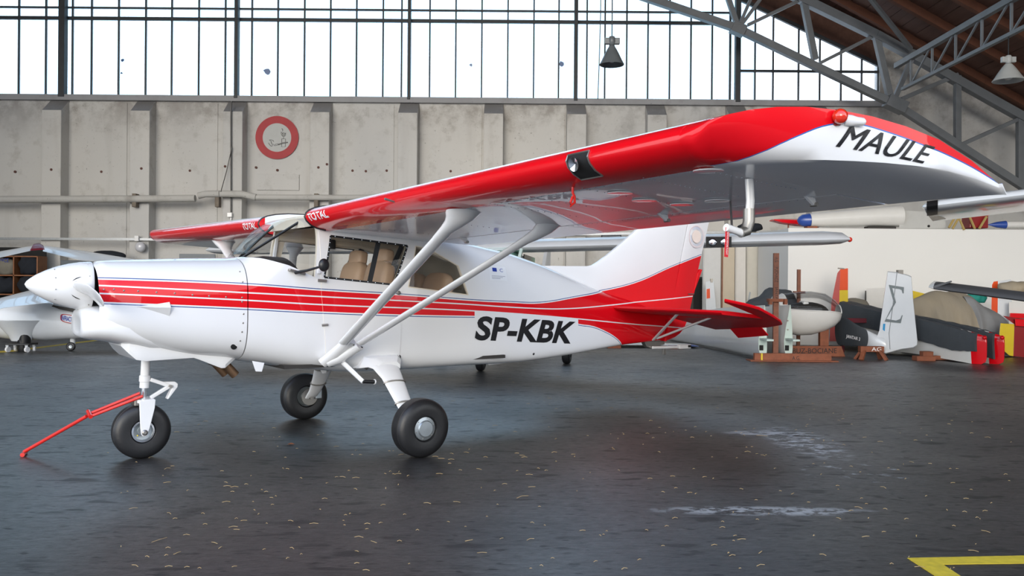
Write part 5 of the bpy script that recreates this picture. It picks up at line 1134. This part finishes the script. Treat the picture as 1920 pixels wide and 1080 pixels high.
# tailplane with an orange square, dark block standing in for a shaded doorway by the fin
tp = empty('white_tailplane', (at(1335, 600, 23.1).x, 23.1, 0), 0, 'white tailplane with an orange square standing beside the red rudder', 'tailplane'); O = tp.location
M().loft([[at(px, py, 23.1+d)-O for px, py in ((1325, 634), (1323, 528), (1338, 526), (1348, 634))] for d in (0, .08)]).obj('panel', m_gel, tp, 0, .01)
M().loft([[at(px, py, 23.09+d)-O for px, py in ((1325, 560), (1325, 542), (1331, 541), (1331.5, 559))] for d in (0, .01)]).obj('orange_square', m_orange, tp, 0); M().box(at(1334, 526, 23.1)-O, (.06, .06, .10)).obj('fitting', m_steel, tp, 0)
dk = empty('dark_doorway_block', (at(1300, 600, 24.4).x, 24.4, 0), 0, 'tall dark block standing in for the dark doorway past the rudder edge', 'doorway'); M().box((0, .2, .85), (.55, .5, 1.7)).obj('body', m_cab, dk, 0, .01); dd_ = M().box((.12, -.06, .85), (.26, .03, 1.6)).obj('door', m_dark, dk, 0); M().tube([(.2, -.1, 1.05), (.28, -.14, 1.05), (.30, -.14, 1.12)], .02, 8).obj('handle', m_chrome, dd_)
# white and blue wing lying low
bw = empty('low_wing', fl(1230, 655), 0, 'white wing with a blue tip lying low on the floor behind the tail', 'wing'); O = bw.location
bw_r = [[at(px, py, 19.5)-O + Vector((0, 1.0*x, (t*.55-.02*x)*k+.05)) for x, t in AF] for px, py, k in ((1090, 650, 1), (1200, 651, 1), (1292, 653, 1), (1306, 653.5, .6), (1311, 654, .2))]
M().loft(bw_r[:3]).obj('panel', m_gel, bw, 50); M().loft(bw_r[2:]).obj('blue_tip', m_bluep, bw, 50)
for x in (-.9, .5): M().box((x, .5, .03), (.3, .5, .07)).obj('wood_block', m_wood, bw, 0)
# red and yellow rudder
ry = empty('rudder', (at(1577, 600, 19.8).x, 19.8, 0), 0, 'red and yellow rudder standing behind the glider nose', 'rudder'); O = ry.location
m_pink = mat('faded_red_paint', (.50, .09, .08), .5)
for nm, m, q in (('red_part', m_orange, ((1574, 544), (1575.5, 505), (1590, 503), (1590, 544))), ('yellow_part', m_ylw, ((1572, 640), (1574, 544), (1590, 544), (1591, 640))), ('front_edge', m_pink, ((1555, 640), (1559, 567), (1570, 512), (1575.5, 505), (1572, 640)))):
    M().loft([[at(px, py, 19.8+d)-O for px, py in q] for d in (0, .07)]).obj(nm, m, ry, 0, .006)
M().tube([at(1571, 503, 19.8)-O, at(1583, 504, 19.8)-O], .015, 6).obj('hinge_pin', m_steel, ry)
# covered wing panels with red tips
for i, (dx, lb) in enumerate(((0, 'nearer red-tipped wing panel under a dark canvas cover'), (33, 'farther red-tipped wing panel under a dark canvas cover'))):
    o = empty('covered_wing', fl(1835+dx, 682), 0, lb, 'wing panel', 'red-tipped wing panels'); O = o.location
    ST = [(1578+dx*.4, 640, 566, 19.4+.4*i, 1.0), (1650+dx*.6, 654, 584, 18.3+.35*i, 1.0), (1720+dx*.8, 664, 598, 17.35+.3*i, 1.0), (1790+dx, 676, 614, 16.3+.1*i, 1.0), (1822+dx, 682, 622, 15.95+.05*i, 1.0)]
    TP = [(1822+dx, 682, 622, 15.95+.05*i, 1), (1840+dx, 683, 628, 15.8+.05*i, .9), (1848+dx, 679, 631, 15.75+.05*i, .5), (1850+dx, 672, 640, 15.73+.05*i, .15)]
    def stand(q, ex=0.0, lo=0.0, hi=1.0, tk=1.0):
        px, y0, y1, Y_, k = q; a, c = at(px, y0, Y_)-O, at(px, y1, Y_)-O; up = c-a; nx = Vector((-.953, -.302, 0)); pts = []
        for x, t in AF:
            x = 1-x
            if lo <= x <= hi or True: pts.append(a + up*min(max(x, lo), hi) - nx*(t*.9*k*tk + math.copysign(ex, t)))
        return pts
    M().loft([stand(q) for q in ST]).obj('white_skin', m_gelw, o, 50); M().loft([stand(q) for q in TP]).obj('red_tip', m_redp, o, 50)
    lows = (.50, .48, .42, .30, .40) if i == 0 else (.5, .5, .4, .25, .15)
    cv = M(); rg = []
    for q, lo in zip(ST[:-1] + [(1834+dx, 682, 626, 15.85+.05*i, 1.0)], lows):
        a = [p for p in stand(q, .018)]; px, y0, y1, Y_, k = q; A0, C0 = at(px, y0, Y_)-O, at(px, y1, Y_)-O; up = C0-A0; pts = []
        for j, (x, t) in enumerate(AF):
            xx = 1-x; xx = max(xx, lo); tt = t
            pts.append(A0 + up*(xx*1.02) - Vector((-.953, -.302, 0))*(tt*.9 + math.copysign(.05, t)))
        rg.append(pts)
    rg2 = []
    for r0_, r1_ in zip(rg, rg[1:]):
        for s_ in range(6): rg2.append([p0.lerp(p1, s_/6) + Vector((.006*math.sin(s_*2.1+j), .012*math.sin(s_*1.7+j*.8), .006*math.sin(s_*2.6))) for j, (p0, p1) in enumerate(zip(r0_, r1_))])
    rg2.append(rg[-1]); cv.loft(rg2).obj('canvas_cover', m_canvas, o, 60)
    M().ball(at(1846+dx, 633, 15.72)-O, .04).obj('tip_knob', m_redp, o)
bk = empty('wood_chock', fl(1732, 676), 0, 'small brown wooden chock under the white wing panel', 'chock'); M().box((0, 0, .045), (.36, .22, .09)).obj('block', m_wood, bk, 0, .006); M().box((.06, .02, .13), (.20, .16, .10)).obj('upper_block', m_wood, bk, 0, .006); M().box((.42, .1, .05), (.5, .1, .08)).obj('rail', m_wood, bk, 0, .004)
# tail with a grey sigma
sgm = empty('sigma_tail', fl(1665, 664), 0, 'white glider tail fin with a large grey sigma letter', 'glider tail'); O = sgm.location; YS = 17.0
def Sg(px, py, d=0.0): return at(px, py, YS+d) - O
FN_ = [(1664, 508), (1683, 510), (1703, 515), (1709, 518), (1714, 575), (1721, 640), (1720, 648), (1713, 653), (1690, 656), (1672, 661), (1660, 664), (1646, 655), (1640, 640), (1648, 620), (1655, 570)]
c0 = Sg(1682, 590)
M().loft([[c0+(Sg(x, y, d)-c0)*k if abs(k-1) > 1e-6 else Sg(x, y, d) for x, y in FN_] for d, k in ((-.06, .97), (-.03, .995), (.03, .995), (.06, .97))]).obj('fin', m_gel, sgm, 40)
M().tube([Sg(1682, 510, -.064), Sg(1676, 560, -.066), Sg(1667, 625, -.066), Sg(1669, 655, -.064)], .006, 6).obj('hinge_line', m_galv, sgm)
M().box(Sg(1687, 511), (.10, .10, .10)).obj('top_fitting', m_steel, sgm, 0)
SIG = [(1666.5, 534), (1695, 538.5), (1694.5, 550), (1692.5, 550), (1691, 544), (1687, 542), (1673, 540), (1680, 567), (1662, 598), (1680, 601), (1688, 598), (1691, 591), (1692.5, 591), (1689, 606), (1658.5, 603), (1676, 567.5)]
M().loft([[Sg(x, y, d) for x, y in SIG] for d in (-.068, -.060)]).obj('sigma_letter', mat('grey_sigma', (.17, .20, .21), .5), sgm, 0)
M().loft([[Sg(x, y, d) for x, y in ((1655, 618), (1656, 607), (1660, 607), (1659, 621))] for d in (-.068, -.060)]).obj('blue_sticker', mat('cyan_print', (.03, .30, .60), .4), sgm, 0)
b = M(); rg = []
for px, cy, r, Y_ in ((1655, 648, 16, 17.0), (1640, 641, 15, 17.05), (1622, 634, 17, 17.2), (1600, 627, 22, 17.5), (1588, 623, 26, 17.8), (1574, 620, 27, 18.1)):
    c = at(px, cy, Y_) - O; rg.append([c + Vector((0, .85*r*Y_/1600*math.cos(a), r*Y_/1600*math.sin(a))) for a in [2*math.pi*j/28 for j in range(28)]])
M().loft(rg[:3]).obj('tail_boom', m_gel, sgm, 60); M().loft(rg[2:]).obj('boom_cover', m_canvas, sgm, 60)
text('cover_lettering', 'JANTAR 3', m_wletter, bil(at(1586, 635, 17.38)-O, at(1612, 641, 17.14)-O, at(1613, 633, 17.14)-O, at(1587, 627, 17.38)-O), sgm)
tr2 = empty('low_trestle', fl(1633, 674.5), 0, 'low wooden trestle with white letters under the sigma tail', 'trestle'); O = tr2.location
M().box((0, 0, .21), (.46, .14, .11)).obj('top_rail', m_wood, tr2, 0, .006)
for s in (-1, 1):
    for sy in (-1, 1): M().bar((s*.16, sy*.05, .18), (s*.25, sy*.14, .0), .08, .05).obj('leg', m_wood, tr2, 0)
trestle_text(tr2, 'AG', (-.02, -.071, .175), (.17, -.071, .175), .075, m_wletter)
mt_ = empty('maroon_frame', (at(1612, 650, 18.6).x, 18.6, 0), 0, 'dark maroon frame behind the boom of the sigma tail', 'frame')
M().box((0, 0, at(1612, 601, 18.6).z), (.82, .08, .10)).obj('top_bar', m_mar, mt_, 0, .006)
for s in (-1, 1): M().box((s*.38, 0, .35), (.07, .08, .70)).obj('leg', m_mar if s < 0 else m_wood, mt_, 0)
# tarpaulin mound
tm = empty('tarpaulin_mound', (at(1800, 640, 18.9).x, 18.9, 0), 0, 'tan and grey tarpaulin covering a tall load behind the red-tipped wings', 'tarpaulin'); O = tm.location
TT = [(1700, 572, .25), (1716, 560, .5), (1738, 549, .75), (1756, 545.5, .9), (1785, 547, .95), (1810, 551, .95), (1824, 560, .9), (1838, 572, .8), (1852, 582, .7)]
def mound(TT, m, nm, Yc, seed, yb=668):
    b = M(); rg = []; rnd = random.Random(seed); ph = [rnd.uniform(0, 6) for _ in range(8)]
    XS = lin(TT[0][0], TT[-1][0], 60)
    for px in XS:
        py = pchip(px, [t[0] for t in TT], [t[1] for t in TT]); dp = interp(px, [(t[0], t[2]) for t in TT]); tp_ = at(px, py, Yc); r = []
        for j in range(25):
            a = math.pi*j/24; u = (px-TT[0][0])/20
            fold = .055*math.sin(u*2.1+ph[0]+a*1.3)*math.sin(a)**.5*(1-.5*math.sin(a)) + .03*math.sin(u*5.3+ph[1]-a*2.2)*(1-math.sin(a))
            h = tp_.z*math.sin(a)**.55 if 0 < j < 24 else 0.0
            r.append(Vector((tp_.x, Yc, 0)) - O + Vector((.02*math.sin(a*3+u), -math.cos(a)*(dp*.75+fold)*(1.15-.35*math.sin(a)), max(0.0, h+.012*math.sin(u*3.1+a*4)))))
        rg.append(r)
    return b.loft(rg, False, False).obj(nm, m, tm, 80)
mound(TT, m_tarp, 'tan_sheet', 18.9, 5)
mound([(1808, 556, .3), (1820, 558, .55), (1838, 570, .6), (1858, 582, .62), (1876, 594, .6), (1886, 606, .5), (1889, 628, .3)], m_gcov, 'grey_sheet', 18.55, 8)
# bits at the far right
def slab(nm, label, cat, Y, parts, grp=None):
    o = empty(nm, (at(parts[0][2][0][0], 600, Y).x, Y, 0), 0, label, cat, grp); O = o.location
    for pn, m, q, d in parts: M().loft([[at(px, py, Y+dd)-O for px, py in q] for dd in (d, d+.06)]).obj(pn, m, o, 0, .006)
    return o
slab('red_yellow_wing', 'dark red wing panel with a yellow band standing at the right edge', 'wing panel', 17.6, [('yellow_band', m_ylw, ((1872, 640), (1876, 606), (1902, 608), (1900, 668), (1893, 667), (1880, 656)), 0), ('red_skin', m_dred, ((1902, 608), (1880, 592), (1920, 598), (2060, 610), (2060, 684), (1900, 668)), .005), ('raised_edge', m_redp, ((1904, 611), (1903, 598), (1990, 605), (1990, 618)), -.06)])
slab('orange_white_rudder', 'white rudder with an orange edge standing behind the dark wing', 'rudder', 19.2, [('orange_edge', m_orange, ((1857, 640), (1860, 534), (1863, 528), (1871, 527), (1870, 640)), 0), ('white_part', m_gel, ((1870, 640), (1871, 527), (1895, 524), (1899, 530), (1893, 640)), .0)])
slab('white_tail_panel', 'white panel with a red box behind it at the right edge', 'panel', 19.0, [('white_sheet', m_gelw, ((1891, 640), (1892, 566), (1960, 570), (1960, 640)), 0), ('red_patch', m_redp, ((1893, 596), (1894, 587), (1960, 589), (1960, 598)), -.07)])
slab('yellow_flap', 'yellow control surface leaning behind the sigma tail', 'flap', 20.3, [('yellow_skin', m_ylw, ((1708, 649), (1711, 545), (1740, 552), (1735, 570), (1722, 649)), 0), ('edge_strip', m_galv, ((1708, 566), (1709, 562), (1736, 566), (1734, 569)), -.02)])
o = bundle('tan_bag', 1903, 541, 18.9, .30, (1.2, .6, .55), m_tarp, 'tan bag lying over the white panels at the right edge', 'bag', 21)
o = bundle('teal_cloth', 1828, 560, 19.6, .22, (1.2, .5, .6), m_teal, 'teal cloth showing under the dark wing', 'cloth', 22)
slab('white_sheet', 'off-white sheet against the partition left of the sigma tail', 'board', 20.6, [('sheet', m_gelw, ((1625, 648), (1625, 541), (1660, 540), (1660, 648)), 0), ('dark_cord', m_cab, ((1620, 600), (1622, 545), (1624, 545), (1624, 600)), -.05)])
o = bundle('pale_sack', 1604, 603, 20.4, .60, (.62, .5, 1.0), m_beige, 'pale crumpled sack behind the red and yellow rudder', 'sack', 23)
# straw blown over the floor
rnd = random.Random(11); b = M()
for i in range(430):
    if i < 300: px, py = rnd.uniform(200, 1900), 800 + 270*rnd.random()**1.2
    else: px, py = rnd.uniform(300, 1900), rnd.uniform(700, 820)
    p = fl(px, py); a = rnd.gauss(.25, .6); L_ = rnd.choice((.012, .018, .025, .035, .05))*(1 if i % 40 else 2); w_ = rnd.uniform(.0010, .0022); k = rnd.uniform(-.5, .5)
    d0, d1 = Vector((math.cos(a), math.sin(a), 0)), Vector((math.cos(a+k), math.sin(a+k), 0)); q = [p, p + d0*L_*.5, p + d0*L_*.5 + d1*L_*.5]
    nn_ = [Vector((-d.y, d.x, 0))*w_ for d in (d0, (d0+d1)/2, d1)]
    z = [.002, .004+rnd.random()*.004, .002]
    vs = [t + n_*s + Vector((0, 0, z[j]+dz_)) for dz_ in (0, .002) for j, (t, n_) in enumerate(zip(q, nn_)) for s in (-1, 1)]
    b.add(vs, [(0, 2, 3, 1), (2, 4, 5, 3), (6, 7, 9, 8), (8, 9, 11, 10), (0, 6, 8, 2), (2, 8, 10, 4), (1, 3, 9, 7), (3, 5, 11, 9), (0, 1, 7, 6), (4, 10, 11, 5)])
o = b.obj('straw', mat('dry_straw', (.42, .30, .14), .7, var=.4, scale=2), None, 0); tag(o, 'dry straw bits scattered over the dark floor', 'straw', kind='stuff')
lf = M(); p = fl(545, 834); lf.add([p + Vector((dx, dy, z)) for dx, dy, z in ((-.03, 0, .003), (0, -.02, .012), (.035, .004, .004), (.0, .02, .014), (-.03, 0, .002), (0, -.02, .010), (.035, .004, .002), (.0, .02, .011))], [(0, 1, 2, 3), (7, 6, 5, 4)])
tag(lf.obj('dead_leaf', mat('brown_leaf', (.30, .10, .03), .7), None, 0), 'brown dead leaf on the floor between the wheels', 'leaf')
